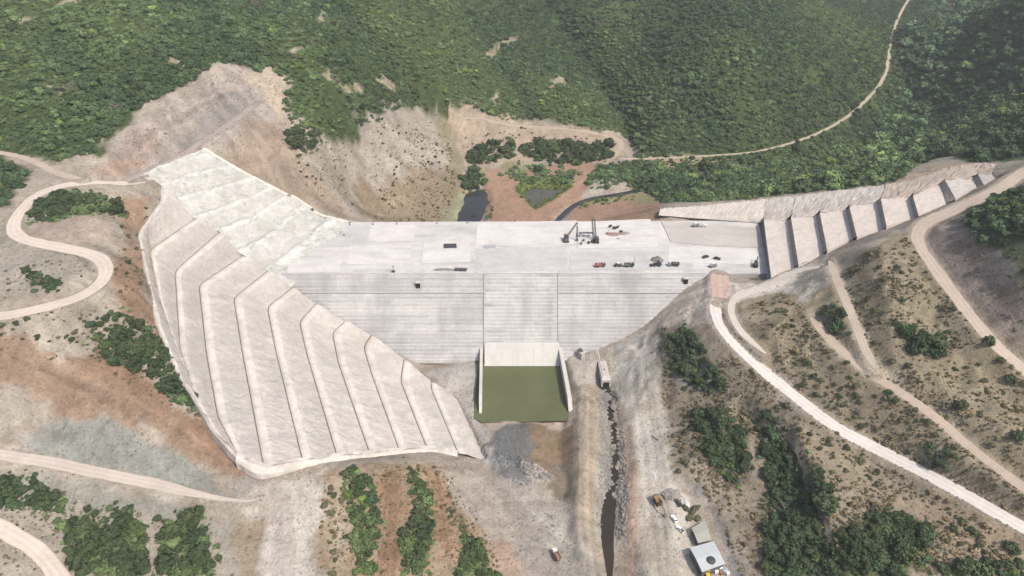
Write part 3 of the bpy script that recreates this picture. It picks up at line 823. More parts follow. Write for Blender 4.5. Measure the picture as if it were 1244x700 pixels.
CLEAR = [[(668, 98), (676, 92), (688, 94), (687, 102), (672, 105)], [(590, 66), (600, 54), (622, 46), (634, 44), (626, 51), (606, 60), (598, 72)], [(414, 106), (430, 103), (446, 107), (440, 112), (418, 112)], [(392, 90), (402, 80), (408, 82), (398, 94)],
         [(64, 4), (80, 0), (98, -4), (90, 4), (70, 9)], [(22, 24), (36, 18), (42, 24), (28, 29)], [(40, 96), (62, 104), (82, 114), (86, 119), (60, 110)], [(346, 62), (366, 56), (370, 60), (350, 67)], [(205, 72), (214, 70), (216, 76), (207, 78)],
         [(384, 24), (390, 12), (396, 16), (390, 30)], [(452, 92), (470, 96), (486, 106), (480, 110), (462, 102)], [(596, 120), (604, 112), (608, 118), (600, 126)], [(784, 118), (792, 115), (796, 121), (788, 124)]]
for p in CLEAR: paint(p, (182, 168, 140), 3, 4, 8, amt=0.85)
# right: far hillside beyond the frame too
paint([(1150, 268), (1180, 254), (1215, 236), (1250, 226), (1330, 210), (1330, 420), (1250, 350), (1215, 312), (1185, 296)], (92, 100, 76), 3, 3)
paint([(-80, 188), (0, 190), (36, 210), (22, 232), (12, 252), (-80, 262)], (80, 92, 66), 3, 3)
# left cut above the road
paint([(122, 205), (150, 160), (200, 122), (235, 98), (262, 80), (325, 80), (350, 102), (340, 140), (300, 170), (262, 190), (242, 186), (212, 196), (150, 218)], (174, 160, 152), 3, 4)
paint([(205, 175), (260, 130), (300, 108), (322, 122), (280, 150), (235, 182)], (160, 152, 149), 4, 4)
paint([(130, 205), (160, 165), (210, 150), (190, 190), (150, 212)], (168, 148, 140), 4, 4)
paint([(120, 206), (128, 192), (180, 196), (150, 214)], (184, 152, 134), 2, 3)
paint([(300, 98), (322, 80), (350, 102), (344, 150), (330, 130)], (190, 172, 150), 3, 4)
paint([(310, 150), (345, 150), (372, 195), (420, 250), (424, 270), (350, 236), (262, 190)], (168, 146, 128), 4, 5)
paint([(385, 180), (440, 160), (490, 132), (530, 134), (540, 170), (520, 215), (470, 235), (420, 215)], (180, 167, 155), 5, 7)
paint([(440, 225), (520, 200), (560, 210), (566, 235), (550, 272), (480, 272), (430, 268)], (158, 137, 112), 5, 7)
paint([(525, 135), (560, 150), (566, 200), (560, 232), (530, 240), (545, 190)], (150, 138, 104), 5, 5, amt=0.8)
paint([(540, 258), (560, 236), (568, 240), (556, 274), (536, 274)], (158, 158, 122), 3, 3)
# valley floor upstream
paint([(545, 132), (575, 126), (625, 146), (690, 152), (732, 160), (760, 172), (752, 200), (700, 196), (640, 196), (566, 200), (550, 165)], (184, 162, 140), 3, 4)
paint([(588, 200), (640, 205), (700, 196), (724, 200), (716, 225), (690, 262), (668, 276), (590, 276)], (178, 138, 112), 3, 4)
paint([(575, 215), (600, 205), (640, 210), (650, 200), (620, 198), (580, 204)], (150, 150, 100), 3, 3, amt=0.8)
paint([(690, 262), (712, 246), (760, 236), (800, 240), (806, 262), (790, 276), (684, 276)], (180, 140, 114), 2, 3)
paint([(700, 244), (760, 236), (800, 238), (804, 246), (760, 243), (706, 250)], (160, 150, 100), 2, 2)
paint([(624, 228), (640, 214), (694, 216), (696, 226), (668, 244), (652, 254), (642, 248)], (112, 122, 74), 2, 2)
paint([(712, 232), (726, 226), (738, 232), (720, 238)], (196, 188, 174), 1.5, 1.5)
paint([(666, 272), (690, 250), (700, 246), (690, 262), (676, 276)], (168, 158, 148), 1.5, 2)
paint([(775, 190), (830, 184), (870, 200), (850, 210), (800, 205)], (172, 150, 112), 3, 4)
paint([(820, 208), (880, 195), (900, 200), (870, 214)], (168, 142, 118), 2, 3)
paint([(1030, 229), (1100, 216), (1150, 200), (1180, 197), (1205, 200), (1190, 206), (1130, 222), (1070, 232)], (182, 158, 138), 2, 2)
# left hillside
paint([(-80, 262), (12, 262), (60, 240), (60, 320), (-80, 350)], (176, 166, 152), 4, 4)
paint([(40, 272), (110, 262), (140, 280), (140, 300), (90, 296), (36, 288)], (184, 164, 150), 3, 3)
paint([(140, 245), (185, 238), (168, 285), (178, 330), (200, 420), (180, 400), (150, 380), (140, 320), (150, 290)], (168, 134, 106), 3, 4)
paint([(-80, 320), (100, 300), (128, 330), (100, 352), (-80, 378)], (174, 164, 152), 4, 4)
paint([(-80, 392), (100, 372), (145, 372), (110, 400), (125, 440), (60, 440), (-80, 420)], (172, 160, 146), 4, 5)
paint([(-80, 420), (60, 430), (130, 440), (220, 500), (262, 530), (308, 575), (310, 605), (240, 560), (140, 510), (-80, 480)], (166, 136, 112), 4, 6)
paint([(60, 428), (140, 430), (215, 492), (250, 510), (300, 575), (260, 560), (180, 500), (100, 455)], (158, 124, 98), 3, 5)
paint([(-80, 470), (60, 490), (40, 530), (-80, 540)], (170, 158, 146), 6, 6)
paint([(30, 530), (60, 518), (135, 512), (200, 545), (280, 600), (310, 612), (290, 618), (190, 580), (100, 560), (20, 548)], (160, 154, 146), 3, 4)
paint([(36, 534), (62, 522), (100, 516), (134, 512), (170, 527), (206, 547), (250, 576), (284, 604), (262, 604), (190, 582), (110, 564), (50, 552)], (150, 151, 149), 1.5, 1.6)
paint([(280, 580), (312, 576), (318, 608), (300, 622), (262, 618)], (160, 152, 146), 4, 4)
paint([(-80, 566), (60, 572), (180, 600), (260, 622), (262, 640), (150, 626), (60, 612), (-80, 600)], (160, 156, 146), 3, 4)
paint([(312, 585), (395, 572), (390, 620), (380, 710), (310, 720), (316, 640)], (202, 191, 184), 5, 6, 20)
paint([(268, 620), (285, 618), (292, 700), (280, 720)], (166, 160, 152), 4, 4)
paint([(286, 625), (316, 620), (312, 720), (290, 720)], (172, 152, 128), 5, 6)
paint([(395, 575), (490, 560), (545, 566), (600, 650), (620, 720), (385, 720)], (172, 146, 118), 3, 4)
paint([(402, 580), (430, 575), (425, 640), (420, 720), (396, 720)], (178, 160, 138), 2, 3)
paint([(462, 575), (490, 565), (490, 640), (480, 720), (462, 720)], (166, 128, 96), 2, 3)
paint([(515, 570), (545, 575), (560, 640), (552, 690), (528, 640)], (168, 132, 100), 2, 3)
paint([(530, 570), (600, 570), (640, 620), (690, 640), (720, 720), (640, 720), (590, 650)], (178, 165, 154), 4, 4)
paint([(590, 650), (618, 660), (640, 720), (610, 720)], (188, 158, 138), 3, 3)
paint([(548, 620), (575, 640), (600, 700), (580, 700), (556, 660)], (170, 142, 112), 3, 4)
paint([(190, 586), (260, 604), (330, 592), (350, 606), (330, 626), (280, 622), (190, 600)], (192, 180, 169), 3, 4)
# valley floor downstream
paint([(510, 452), (590, 442), (584, 506), (600, 530), (592, 562), (560, 490)], (186, 179, 175), 2, 2)
paint([(585, 505), (700, 503), (700, 516), (600, 520), (590, 530)], (192, 172, 156), 1.5, 1.5)
paint([(632, 514), (700, 512), (700, 600), (690, 616), (664, 592), (640, 565)], (146, 122, 94), 2, 3)
paint([(668, 560), (700, 560), (694, 616), (664, 594)], (140, 126, 112), 3, 3)
paint([(590, 540), (602, 520), (640, 516), (650, 560), (645, 596), (622, 592), (602, 566)], (124, 125, 128), 3, 6, 8)
paint([(600, 560), (612, 552), (616, 566), (606, 574)], (150, 152, 158), 1.5, 2)
paint([(632, 560), (652, 564), (674, 581), (664, 588), (642, 578)], (196, 186, 176), 1.5, 2)
paint([(600, 575), (650, 590), (690, 612), (700, 660), (740, 720), (660, 720), (620, 640)], (170, 160, 152), 4, 4)
paint([(640, 620), (690, 620), (720, 700), (680, 690)], (180, 172, 164), 4, 4)
paint([(704, 475), (728, 470), (728, 560), (726, 640), (702, 640), (702, 540)], (178, 160, 140), 1.5, 1.5)
paint([(696, 510), (705, 510), (705, 620), (697, 610)], (158, 142, 126), 1.5, 1.5)
paint([(690, 436), (724, 428), (726, 468), (700, 474), (692, 460)], (190, 180, 172), 1.5, 1.5)
paint([(726, 470), (742, 470), (744, 640), (722, 650), (727, 560)], (166, 162, 152), 1.5, 1.5, 6)
paint([(744, 470), (760, 470), (775, 560), (770, 640), (746, 650), (746, 560)], (176, 158, 144), 1.5, 2, 6)
paint([(754, 520), (772, 520), (780, 600), (774, 700), (758, 700), (760, 600)], (196, 164, 142), 2, 2)
paint([(738, 430), (790, 398), (800, 420), (804, 470), (815, 520), (812, 570), (835, 620), (818, 720), (770, 720), (776, 620), (775, 560), (752, 480)], (208, 198, 186), 3, 3)
paint([(740, 425), (785, 400), (790, 430), (770, 470), (745, 470)], (188, 182, 177), 3, 3)
paint([(778, 520), (800, 515), (808, 560), (790, 590), (776, 570)], (202, 194, 188), 3, 3)
paint([(815, 590), (835, 600), (850, 650), (852, 720), (815, 720)], (214, 203, 191), 2, 2)
paint([(775, 640), (812, 640), (815, 720), (770, 720)], (182, 172, 158), 3, 3)
# right bank
paint([(785, 400), (845, 338), (862, 345), (862, 385), (880, 412), (830, 395), (805, 420)], (198, 184, 172), 2, 3)
paint([(865, 338), (935, 340), (990, 318), (1005, 310), (1000, 340), (940, 362), (895, 375), (885, 360)], (216, 207, 197), 2, 2)
paint([(1080, 290), (1112, 280), (1150, 345), (1200, 405), (1244, 450), (1330, 500), (1330, 590), (1244, 590), (1170, 530), (1100, 478), (1040, 440), (1000, 400), (960, 380), (1000, 345), (1040, 310)], (160, 145, 117), 3, 4)
paint([(895, 370), (950, 352), (1000, 395), (1050, 445), (1110, 480), (1244, 590), (1330, 640), (1244, 632), (1130, 575), (1020, 510), (940, 450), (900, 410)], (162, 147, 120), 3, 4)
paint([(1000, 330), (1020, 318), (1050, 420), (1062, 450), (1040, 440)], (176, 162, 146), 2, 3)
paint([(984, 382), (1000, 388), (1040, 430), (1062, 440), (1110, 472), (1170, 530), (1160, 540), (1092, 482), (1036, 452), (1000, 416)], (184, 168, 148), 3, 4)
paint([(1010, 318), (1026, 318), (1044, 380), (1066, 440), (1050, 446), (1030, 390)], (186, 172, 155), 3, 4)
paint([(860, 585), (872, 575), (890, 600), (920, 660), (935, 720), (915, 720), (885, 650)], (150, 144, 138), 2, 4)
paint([(955, 352), (975, 318), (996, 306), (1003, 345), (980, 365)], (178, 172, 162), 2, 3)
paint([(1112, 278), (1160, 256), (1172, 290), (1215, 340), (1244, 390), (1330, 470), (1244, 448), (1190, 390), (1150, 340)], (170, 152, 140), 2, 3)
paint([(1150, 280), (1172, 290), (1225, 350), (1250, 400), (1215, 390), (1170, 330)], (160, 142, 134), 2, 4)
paint([(862, 390), (890, 425), (960, 488), (1020, 530), (1100, 568), (1244, 648), (1330, 690), (1330, 740), (900, 740), (892, 690), (870, 630), (820, 560), (806, 470), (802, 420), (835, 400)], (162, 147, 126), 3, 4)
paint([(940, 490), (1010, 525), (1060, 560), (1055, 600), (1015, 615), (985, 570)], (172, 155, 128), 3, 4)
paint([(1060, 590), (1150, 610), (1244, 655), (1330, 700), (1244, 720), (1140, 690), (1130, 640)], (174, 152, 124), 3, 4)
paint([(835, 585), (865, 595), (890, 650), (925, 720), (893, 720), (880, 670), (862, 630)], (146, 142, 140), 3, 3)
paint([(858, 580), (870, 580), (900, 640), (935, 720), (915, 720), (880, 640)], (172, 158, 142), 1.5, 2)
paint([(800, 400), (830, 396), (862, 430), (850, 480), (822, 470), (806, 440)], (140, 132, 124), 3, 3)
paint([(836, 490), (905, 520), (920, 590), (890, 600), (850, 550)], (128, 118, 102), 3, 3)
paint([(918, 490), (980, 550), (1015, 600), (1005, 720), (925, 720), (930, 600)], (120, 118, 98), 3, 4)
paint([(1000, 655), (1060, 612), (1135, 640), (1130, 668), (1080, 720), (1000, 720)], (100, 106, 76), 3, 3)
base = base * WARM * np.array([1.0, 1.012, 0.95])
gmean = base.mean(-1, keepdims=True)
soil = (base[..., 0:1] >= base[..., 1:2]).astype(float)
base = base * (1 - 0.28 * soil) + gmean * 0.28 * soil
def wear(pl, w, k):                              # worn wheel lines and graded strips
    L = smooth_line(hits(pl), 3.0)
    js, is_ = box_idx(L[:, 0].min() - w * 2, L[:, 0].max() + w * 2, L[:, 1].min() - w * 2, L[:, 1].max() + w * 2)
    d, _z = line_dist(XX[js, is_], YY[js, is_], L)
    a = (1 - sstep(w * 0.4, w, d + 0.6 * fbm(XX[js, is_], YY[js, is_], 7, 2, 3)))[..., None]
    base[js, is_] *= 1 + a * k
for dx in (-9, -3, 4, 10, 17): wear([(785 + dx * 0.6, 405), (772 + dx, 455), (784 + dx, 520), (790 + dx, 570), (798 + dx, 640), (806 + dx, 705)], 1.3, random.choice((-0.16, -0.1, 0.14, 0.1)))
for dx in (-6, 0, 5): wear([(714 + dx * 0.6, 478), (713 + dx, 560), (714 + dx, 640), (722 + dx, 705)], 1.2, random.choice((-0.16, 0.12)))
for dy in (-10, 0, 8, 18, 26): wear([(612, 596 + dy), (640, 622 + dy), (672, 655 + dy), (720, 690 + dy)], 1.5, random.choice((-0.16, -0.1, 0.13)))
for dx in (-14, -6, 2, 11, 20): wear([(338 + dx, 592), (340 + dx, 640), (342 + dx * 1.2, 705)], 1.4, random.choice((-0.12, 0.1)))
for dx in (-8, 0, 8): wear([(477 + dx * 0.4, 570), (472 + dx, 640), (470 + dx, 705)], 1.3, random.choice((-0.2, 0.14)))
for dx in (-8, 0, 8): wear([(535 + dx * 0.4, 575), (545 + dx, 620), (556 + dx, 690)], 1.3, random.choice((-0.2, 0.14)))
for k in range(5): wear([(20 + 30 * k, 438 + 9 * k), (90 + 34 * k, 466 + 14 * k), (160 + 30 * k, 506 + 14 * k)], 1.4, random.choice((-0.18, 0.14, -0.12)))
for k in range(4): wear([(150 + 8 * k, 196 - 10 * k), (210 + 8 * k, 160 - 10 * k), (262 + 10 * k, 125 - 6 * k)], 2.0, random.choice((-0.14, 0.13)))
# dry grass, scattered greener mats over the right hill
gm = sstep(0.05, 0.45, fbm(XX, YY, 16, 4, 61)) * 0.35
js, is_ = box_idx(120, 380, 150, 400)
g = gm[js, is_][..., None]
hillmask = (sstep(40, 60, ZZ[js, is_]) * 1.0)[..., None]
base[js, is_] = base[js, is_] * (1 - g * hillmask) + (lin((128, 122, 92)) / KL) * g * hillmask
base = base * (1 + np.clip(rill, -0.5, 0.5) * 0.42)[..., None]
# forest floor mottling: yellower and greyer patches
fl = sstep(500, 600, YY)[..., None]
pz = fbm(XX, YY, 60, 4, 71)[..., None]
isg = ((base[..., 1:2] > base[..., 0:1] * 1.05)).astype(float)
base = base * (1 + isg * fl * 0.25 * pz)

# ------------------------------------------------------------------ ground sheet
def grid_mesh():
    nj, ni = XX.shape
    V = np.stack([XX, YY, ZZ], -1).reshape(-1, 3)
    idx = np.arange(nj * ni).reshape(nj, ni)
    Fq = np.stack([idx[:-1, :-1], idx[:-1, 1:], idx[1:, 1:], idx[1:, :-1]], -1).reshape(-1, 4)
    m = bpy.data.materials.new('ground'); t, b = nodes(m)
    w = wpos(t)
    a = t.nodes.new('ShaderNodeAttribute'); a.attribute_name = 'soil'
    n0 = noise(t, w, 0.02, 4, 0.6, 1.0); n1 = noise(t, w, 0.13, 6, 0.65, 0.8); n2 = noise(t, w, 0.7, 5, 0.7); n3 = noise(t, w, 2.4, 3, 0.6)
    x = mul(t, a.outputs['Color'], ramp(t, n0, [(0.3, 0.85), (0.7, 1.12)]))
    x = mul(t, x, ramp(t, n1, [(0.3, (0.80, 0.76, 0.72)), (0.5, (1.0, 1.0, 1.0)), (0.72, (1.16, 1.14, 1.12))]))
    x = mul(t, x, ramp(t, n2, [(0.28, 0.52), (0.44, 0.96), (0.75, 1.24)]))
    x = mul(t, x, ramp(t, n3, [(0.3, 0.72), (0.6, 1.1)]))
    vo = t.nodes.new('ShaderNodeTexVoronoi'); vo.inputs['Scale'].default_value = 0.42; t.links.new(w, vo.inputs['Vector'])
    n5 = noise(t, w, 0.05, 3, 0.6)
    sp = mul(t, ramp(t, vo.outputs['Distance'], [(0.16, 1.0), (0.30, 0.0)]), ramp(t, n5, [(0.46, 0.0), (0.60, 0.75)]))
    x = mul(t, x, (0.10, 0.09, 0.06), sp, 'MIX')
    # erosion streaks that run down the slopes
    n4 = noise(t, wpos(t, (0.5, 0.05, 0.05)), 1.0, 5, 0.65, 0.6)
    x = mul(t, x, ramp(t, n4, [(0.36, 0.95), (0.52, 1.0), (0.7, 1.03)]))
    t.links.new(x, b.inputs['Base Color'])
    b.inputs['Roughness'].default_value = 0.95
    b.inputs['Specular IOR Level'].default_value = 0.15
    p = bump(t, n1, b, 0.9)
    p = bump(t, n2, b, 0.55, 1.0, p)
    bump(t, n3, b, 0.15, 1.0, p)
    me = np_mesh('ground', V, Fq, m, smooth=True)
    at = me.attributes.new('soil', 'FLOAT_COLOR', 'POINT')
    at.data.foreach_set('color', np.concatenate([base, np.ones(base.shape[:2] + (1,))], -1).astype(np.float32).ravel())
    return me
ground = link('ground', grid_mesh())
tag(ground, 'bare and wooded hillsides and valley floor around the dam', None, None, 'structure')

# ------------------------------------------------------------------ road sheets
for name, label, L, width, c in ROADS:
    d = np.gradient(L[:, :2], axis=0); d /= np.linalg.norm(d, axis=1, keepdims=True) + 1e-9
    nrm = np.stack([-d[:, 1], d[:, 0]], 1)
    s = np.arange(len(L)) * 2.5
    wv = width * (1 + 0.16 * fbm(s, s * 0 + 3, 14, 3, len(name))) * (np.clip(0.35 + np.minimum(s, s[-1] - s) / 14, 0, 1) if name not in ('red_ramp', 'haul_road') else (np.clip(0.08 + (s[-1] - s) / 55, 0, 1) if name == 'haul_road' else 1.0))
    rows = []; tones = []
    for q, tone in ((-0.62, 0.86), (-0.5, 0.97), (-0.30, 1.03), (-0.22, 0.92), (0.0, 1.06), (0.22, 0.93), (0.30, 1.03), (0.5, 0.97), (0.62, 0.86)):
        wob = 0.5 * fbm(s, s * 0 + q * 9, 6, 2, 3) if abs(q) > 0.4 else 0
        p = np.empty_like(L); p[:, :2] = L[:, :2] + nrm * (wv * q + wob)[:, None]
        hz = H(p[:, 0], p[:, 1])
        p[:, 2] = L[:, 2] + 0.14 if abs(q) < 0.6 else np.minimum(hz, L[:, 2]) - 0.3
        rows.append(p); tones.append(tuple(np.clip(np.array(c) * tone ** 0.5, 0, 255)))
    me, _ = loft_mesh(name, rows, M['road'], tones)
    tag(link(name, me), label, None, None, 'structure')

# ------------------------------------------------------------------ water sheets
def sheet(name, poly, z, mat, label):
    me = bpy.data.meshes.new(name)
    me.from_pydata([(float(p[0]), float(p[1]), z) for p in poly], [], [tuple(range(len(poly)))]); me.update()
    me.materials.append(mat)
    o = link(name, me)
    if me.polygons[0].normal.z < 0: me.flip_normals()
    return tag(o, label, None, None, 'structure')
bw = [P(u, v, 0)[:2] for u, v in ((578, 425), (576, 508), (585, 514), (700, 511), (706, 476), (700, 425))]
sheet('basin_water', bw, 0.0, M['basin_water'], 'still olive green water in the stilling basin')
def ribbon(name, L, w, z, mat, label):
    d = np.gradient(L[:, :2], axis=0); d /= np.linalg.norm(d, axis=1, keepdims=True)
    n = np.stack([-d[:, 1], d[:, 0]], 1)
    w = np.full(len(L), w) if np.isscalar(w) else w
    V = []
    for p, q, ww in zip(L, n, w): V += [(p[0] - q[0] * ww, p[1] - q[1] * ww, z), (p[0] + q[0] * ww, p[1] + q[1] * ww, z)]
    Fq = [(2 * i, 2 * i + 1, 2 * i + 3, 2 * i + 2) for i in range(len(L) - 1)]
    me = bpy.data.meshes.new(name); me.from_pydata(V, [], Fq); me.update(); me.materials.append(mat)
    if me.polygons[0].normal.z < 0: me.flip_normals()
    return tag(link(name, me), label, None, None, 'structure')
ribbon('stream_water', ST, np.interp(ST[:, 1], [150, 225, 240, 320], [5.5, 5.5, 3.8, 3.6]), -3.9, M['stream_water'], 'dark brown stream flowing from the outlet towards the camera')
sheet('pool_water', [P(u, v, 2)[:2] for u, v in ((546, 276), (560, 230), (596, 230), (594, 262), (588, 280), (568, 300))], 1.9, M['pool_water'], 'dark pool against the upstream face of the dam')
sheet('pond_water', [P(u, v, 3.2)[:2] for u, v in ((626, 232), (645, 220), (690, 222), (698, 226), (668, 248), (652, 258), (640, 250))], 3.2, M['pond_water'], 'shallow grey pond ringed by green rushes')
ribbon('brook_water', US, 2.6, 3.7, M['pool_water'], 'narrow brook winding through the orange flats upstream')
# ------------------------------------------------------------------ the dam
dam = empty('dam', (0, YC, ZD))
tag(dam, 'long pale concrete gravity dam with stepped face and flat unfinished top', 'dam')
def dpart(mb, name, mat, label=None):
    o = mb.build(name, mat, dam); o.location = (0, -YC, -ZD)
    if label: o['label'] = label
    return o
XL, XS0, XS1, XR = -152.0, -18.0, 29.0, 168.0
b = MB()
b.prism([(XL + 3, YC + 0.3), (XR - 1, YC + 0.3), (XR + 4, 400), (XR + 12, 441), (150, 443), (20, 442), (-124, 441)], -12, ZD)
dpart(b, 'deck', M['concrete'])
NS = 24
for i in range(NS):
    zt = ZD - SV * i - (0.0 if i else -0.02); yf = YC - SH * i
    for sx0, sx1 in ((XL if i < 10 else XL + 4 * (i - 9), XS0 - 0.6), (XS1 + 0.6, XR - 30 if i < 3 else XR - 22 - 4.6 * (i - 3))):
        cuts = [sx0] + sorted(sx0 + (sx1 - sx0) * (j + random.uniform(-0.3, 0.3)) / 4 for j in (1, 2, 3)) + [sx1]
        for c0, c1 in zip(cuts[:-1], cuts[1:]):
            j = random.uniform(-0.10, 0.10)
            b = MB(); b.side_x([(yf + j, zt), (yf + 6, zt), (yf + 6, zt - SV - 0.6), (yf - 0.7, zt - SV - 0.6), (yf - 0.7, zt - SV), (yf - 0.12 + j, zt - 0.35)], c0 + 0.02, c1 - 0.02)
            dpart(b, 'step', random.choice(STEP_M))
# spillway chute: lower lifts, smoother, split in bays
for i in range(NS - 3):
    zt = ZD - SV * i - 0.03; yf = YC - SH * i + 0.2
    cuts = [XS0 + 0.01, XS0 + 47 * random.uniform(0.25, 0.4), XS0 + 47 * random.uniform(0.6, 0.75), XS1 - 0.01]
    for c0, c1 in zip(cuts[:-1], cuts[1:]):
        b = MB(); b.side_x([(yf, zt), (yf + 6, zt), (yf + 6, zt - SV - 0.6), (yf - 1.0, zt - SV - 0.6), (yf - 1.0, zt - SV), (yf - 0.35, zt - 0.4)], c0 + 0.01, c1 - 0.01)
        dpart(b, 'chute_step', random.choice((M['chute_concrete'], M['chute_concrete'], STEP_M[1])))
for xx in (XS0, XS1):
    b = MB(); k = SH / SV
    b.add([(xx - 0.35, YC + 0.6, ZD + 0.12), (xx + 0.35, YC + 0.6, ZD + 0.12), (xx + 0.35, YC + 0.6 - 44 * k, ZD + 0.12 - 44), (xx - 0.35, YC + 0.6 - 44 * k, ZD + 0.12 - 44),
           (xx - 0.35, YC + 4, ZD - 3), (xx + 0.35, YC + 4, ZD - 3), (xx + 0.35, YC + 4 - 44 * k, ZD - 47), (xx - 0.35, YC + 4 - 44 * k, ZD - 47)],
          [(0, 3, 2, 1), (4, 5, 6, 7), (0, 1, 5, 4), (1, 2, 6, 5), (2, 3, 7, 6), (3, 0, 4, 7)])
    dpart(b, 'chute_rib', M['grey_slab'])
# horizontal gallery line, a slightly recessed joint with an overhanging course
b = MB(); b.box((-82, YC - SH * 5 - 0.25, ZD - SV * 5 + 0.1), (126, 0.5, 0.35)); dpart(b, 'course', M['grey_slab'])
b = MB(); b.box((70, YC - SH * 5 - 0.25, ZD - SV * 5 + 0.1), (80, 0.5, 0.35)); dpart(b, 'course', M['grey_slab'])
# crest lip
for x0, x1 in ((-147, -40), (-40, 36), (36, 126)):
    b = MB(); b.box(((x0 + x1) / 2, YC + 0.35, ZD + 0.25), (x1 - x0 - 0.1, 0.7, 0.6)); dpart(b, 'crest_lip', M['pale_slab'])
# gallery openings in the face
for u, v in ((508, 346), (833, 341)):
    q = PF(u, v, 0)
    b = MB(); b.box((q[0], q[1] - 0.3, q[2]), (2.6, 2.0, 3.6)); dpart(b, 'gallery_door', M['black'])
    b = MB(); b.box((q[0], q[1] - 0.2, q[2] + 2.0), (3.4, 2.2, 0.4)); dpart(b, 'door_lintel', M['grey_slab'])
# lifts of the deck: slabs of different age; the last two are plates imitating dark recesses
def deck_slab(pl, h, mat):
    pts = [P(u, v, ZD + h)[:2] for u, v in pl]
    ar = sum(pts[i][0] * pts[(i + 1) % len(pts)][1] - pts[(i + 1) % len(pts)][0] * pts[i][1] for i in range(len(pts)))
    if ar < 0: pts = pts[::-1]
    b = MB(); b.prism(pts, ZD - 0.5, ZD + h); dpart(b, 'deck_slab', mat)
deck_slab([(384, 277), (430, 275), (424, 300), (372, 301)], 0.16, M['grey_slab'])
deck_slab([(432, 275), (449, 274), (445, 294), (427, 296)], 0.24, M['grey_slab'])
deck_slab([(450, 274), (505, 273), (503, 293), (447, 294)], 0.35, M['pale_slab'])
deck_slab([(425, 299), (500, 296), (498, 320), (421, 322)], 0.22, M['pale_slab'])
deck_slab([(515, 290), (570, 286), (572, 318), (512, 320)], 0.30, M['pale_slab'])
deck_slab([(580, 271), (700, 268), (698, 296), (577, 299)], 0.28, M['pale_slab'])
deck_slab([(578, 302), (688, 299), (690, 328), (577, 331)], 0.14, M['grey_slab'])
deck_slab([(693, 306), (808, 304), (842, 320), (842, 328), (692, 328)], 0.18, M['grey_slab'])
deck_slab([(702, 270), (790, 266), (800, 300), (702, 302)], 0.34, M['pale_slab'])
deck_slab([(812, 299), (920, 304), (926, 322), (812, 318)], 0.26, M['pale_slab'])
deck_slab([(803, 268), (838, 270), (920, 277), (924, 301), (870, 299), (815, 294)], 0.4, M['tan_slab'])
deck_slab([(350, 316), (415, 315), (413, 330), (349, 331)], 0.12, M['pale_slab'])
deck_slab([(538.5, 296.2), (554.5, 295.8), (555, 301.2), (539, 301.6)], 0.42, M['dark_steel'])  # raised dark plate, its colour stands in for the shade of a recess
deck_slab([(588, 297.6), (602, 297.2), (602, 301), (588, 301.4)], 0.5, M['grey_paint'])  # raised grey plate, stands in for the fainter dark of a second recess
# ------------------------------------------------------------------ stilling basin
basin = empty('stilling_basin', (6, 320, 0))
tag(basin, 'new concrete stilling basin with two long walls holding green water', 'basin')
def bpart(mb, name, mat):
    o = mb.build(name, mat, basin); o.location = (-6, -320, 0); return o
for xx0, xx1, mt in ((-17.6, 0.5, 'new_concrete'), (0.55, 14.0, 'new_concrete'), (14.05, 30.5, 'new_concrete')):
    b = MB()
    b.add([(xx0, 346.2, 9.4), (xx1, 346.2, 9.4), (xx1, 332.5, -0.4), (xx0, 332.5, -0.4), (xx0, 346.2, 6), (xx1, 346.2, 6), (xx1, 326, -5.5), (xx0, 326, -5.5)],
          [(3, 2, 1, 0), (4, 5, 6, 7), (0, 1, 5, 4), (1, 2, 6, 5), (2, 3, 7, 6), (3, 0, 4, 7)])
    bpart(b, 'apron_bay', M[mt])
def wall(x0, x1, th, y0, y1, y2, zt):
    b = MB()
    V = []
    for x_, y_, z_ in ((x0, y0, zt), (lerp(x0, x1, 0.85), y1, zt), (x1, y2, 0.8)):
        V += [(x_, y_, z_), (x_ + th, y_, z_), (x_, y_, -5), (x_ + th, y_, -5)]
    Fs = []
    for k in (0, 4):
        Fs += [(k, k + 4, k + 5, k + 1), (k, k + 2, k + 6, k + 4), (k + 1, k + 5, k + 7, k + 3)]
    Fs += [(0, 1, 3, 2), (8, 10, 11, 9)]
    b.add(V, Fs); bpart(b, 'basin_wall', M['new_concrete'])
wall(30.0, 33.4, 2.4, 344, 298, 292, 6.5)
wall(-20.6, -19.4, 1.7, 344, 300, 291, 6.5)
# ------------------------------------------------------------------ outlet culvert
oc = empty('outlet_culvert', (57, 329, 0))
tag(oc, 'grey concrete box culvert at the dam foot feeding the stream', 'culvert')
b = MB(); b.box((0, 1, 2.2), (5.0, 30, 6.4)); b.build('barrel', M['concrete'], oc)
b = MB(); b.box((0.1, 0.8, 5.6), (3.6, 27, 0.4)); b.build('roof_slab', M['tan_slab'], oc)
b = MB(); b.box((0, -14.4, 3.0), (5.8, 2.2, 5.6)); b.box((0, -13.0, 5.95), (4.6, 1.6, 0.5)); b.build('headwall', M['new_concrete'], oc)
b = MB(); b.box((0, -15.6, 2.0), (3.6, 0.5, 4.0)); b.build('opening', M['black'], oc)
for hx, hy in ((0, 3), (0.3, -6)):
    b = MB(); b.box((hx, hy, 6.2), (1.0, 1.0, 0.9)); b.build('hatch', M['grey_paint'], oc)
oc.rotation_euler = (0, 0, R(3))
# a leaning block of concrete beside the basin
q = P(706, 434, 3.5)
ob = empty('outlet_block', (q[0], q[1], 3))
tag(ob, 'small dark concrete stub on the gravel right of the basin wall', 'concrete block')
b = MB(); b.box((0, 0, 2.2), (3.0, 4.5, 4.4), rz=0.5, taper=0.8); b.build('plinth', M['tan_slab'], ob)
b = MB(); b.box((-0.6, 1.8, 4.4), (2.6, 3.0, 1.2), rz=0.5, rx=0.3); b.build('cap', M['dark_steel'], ob)

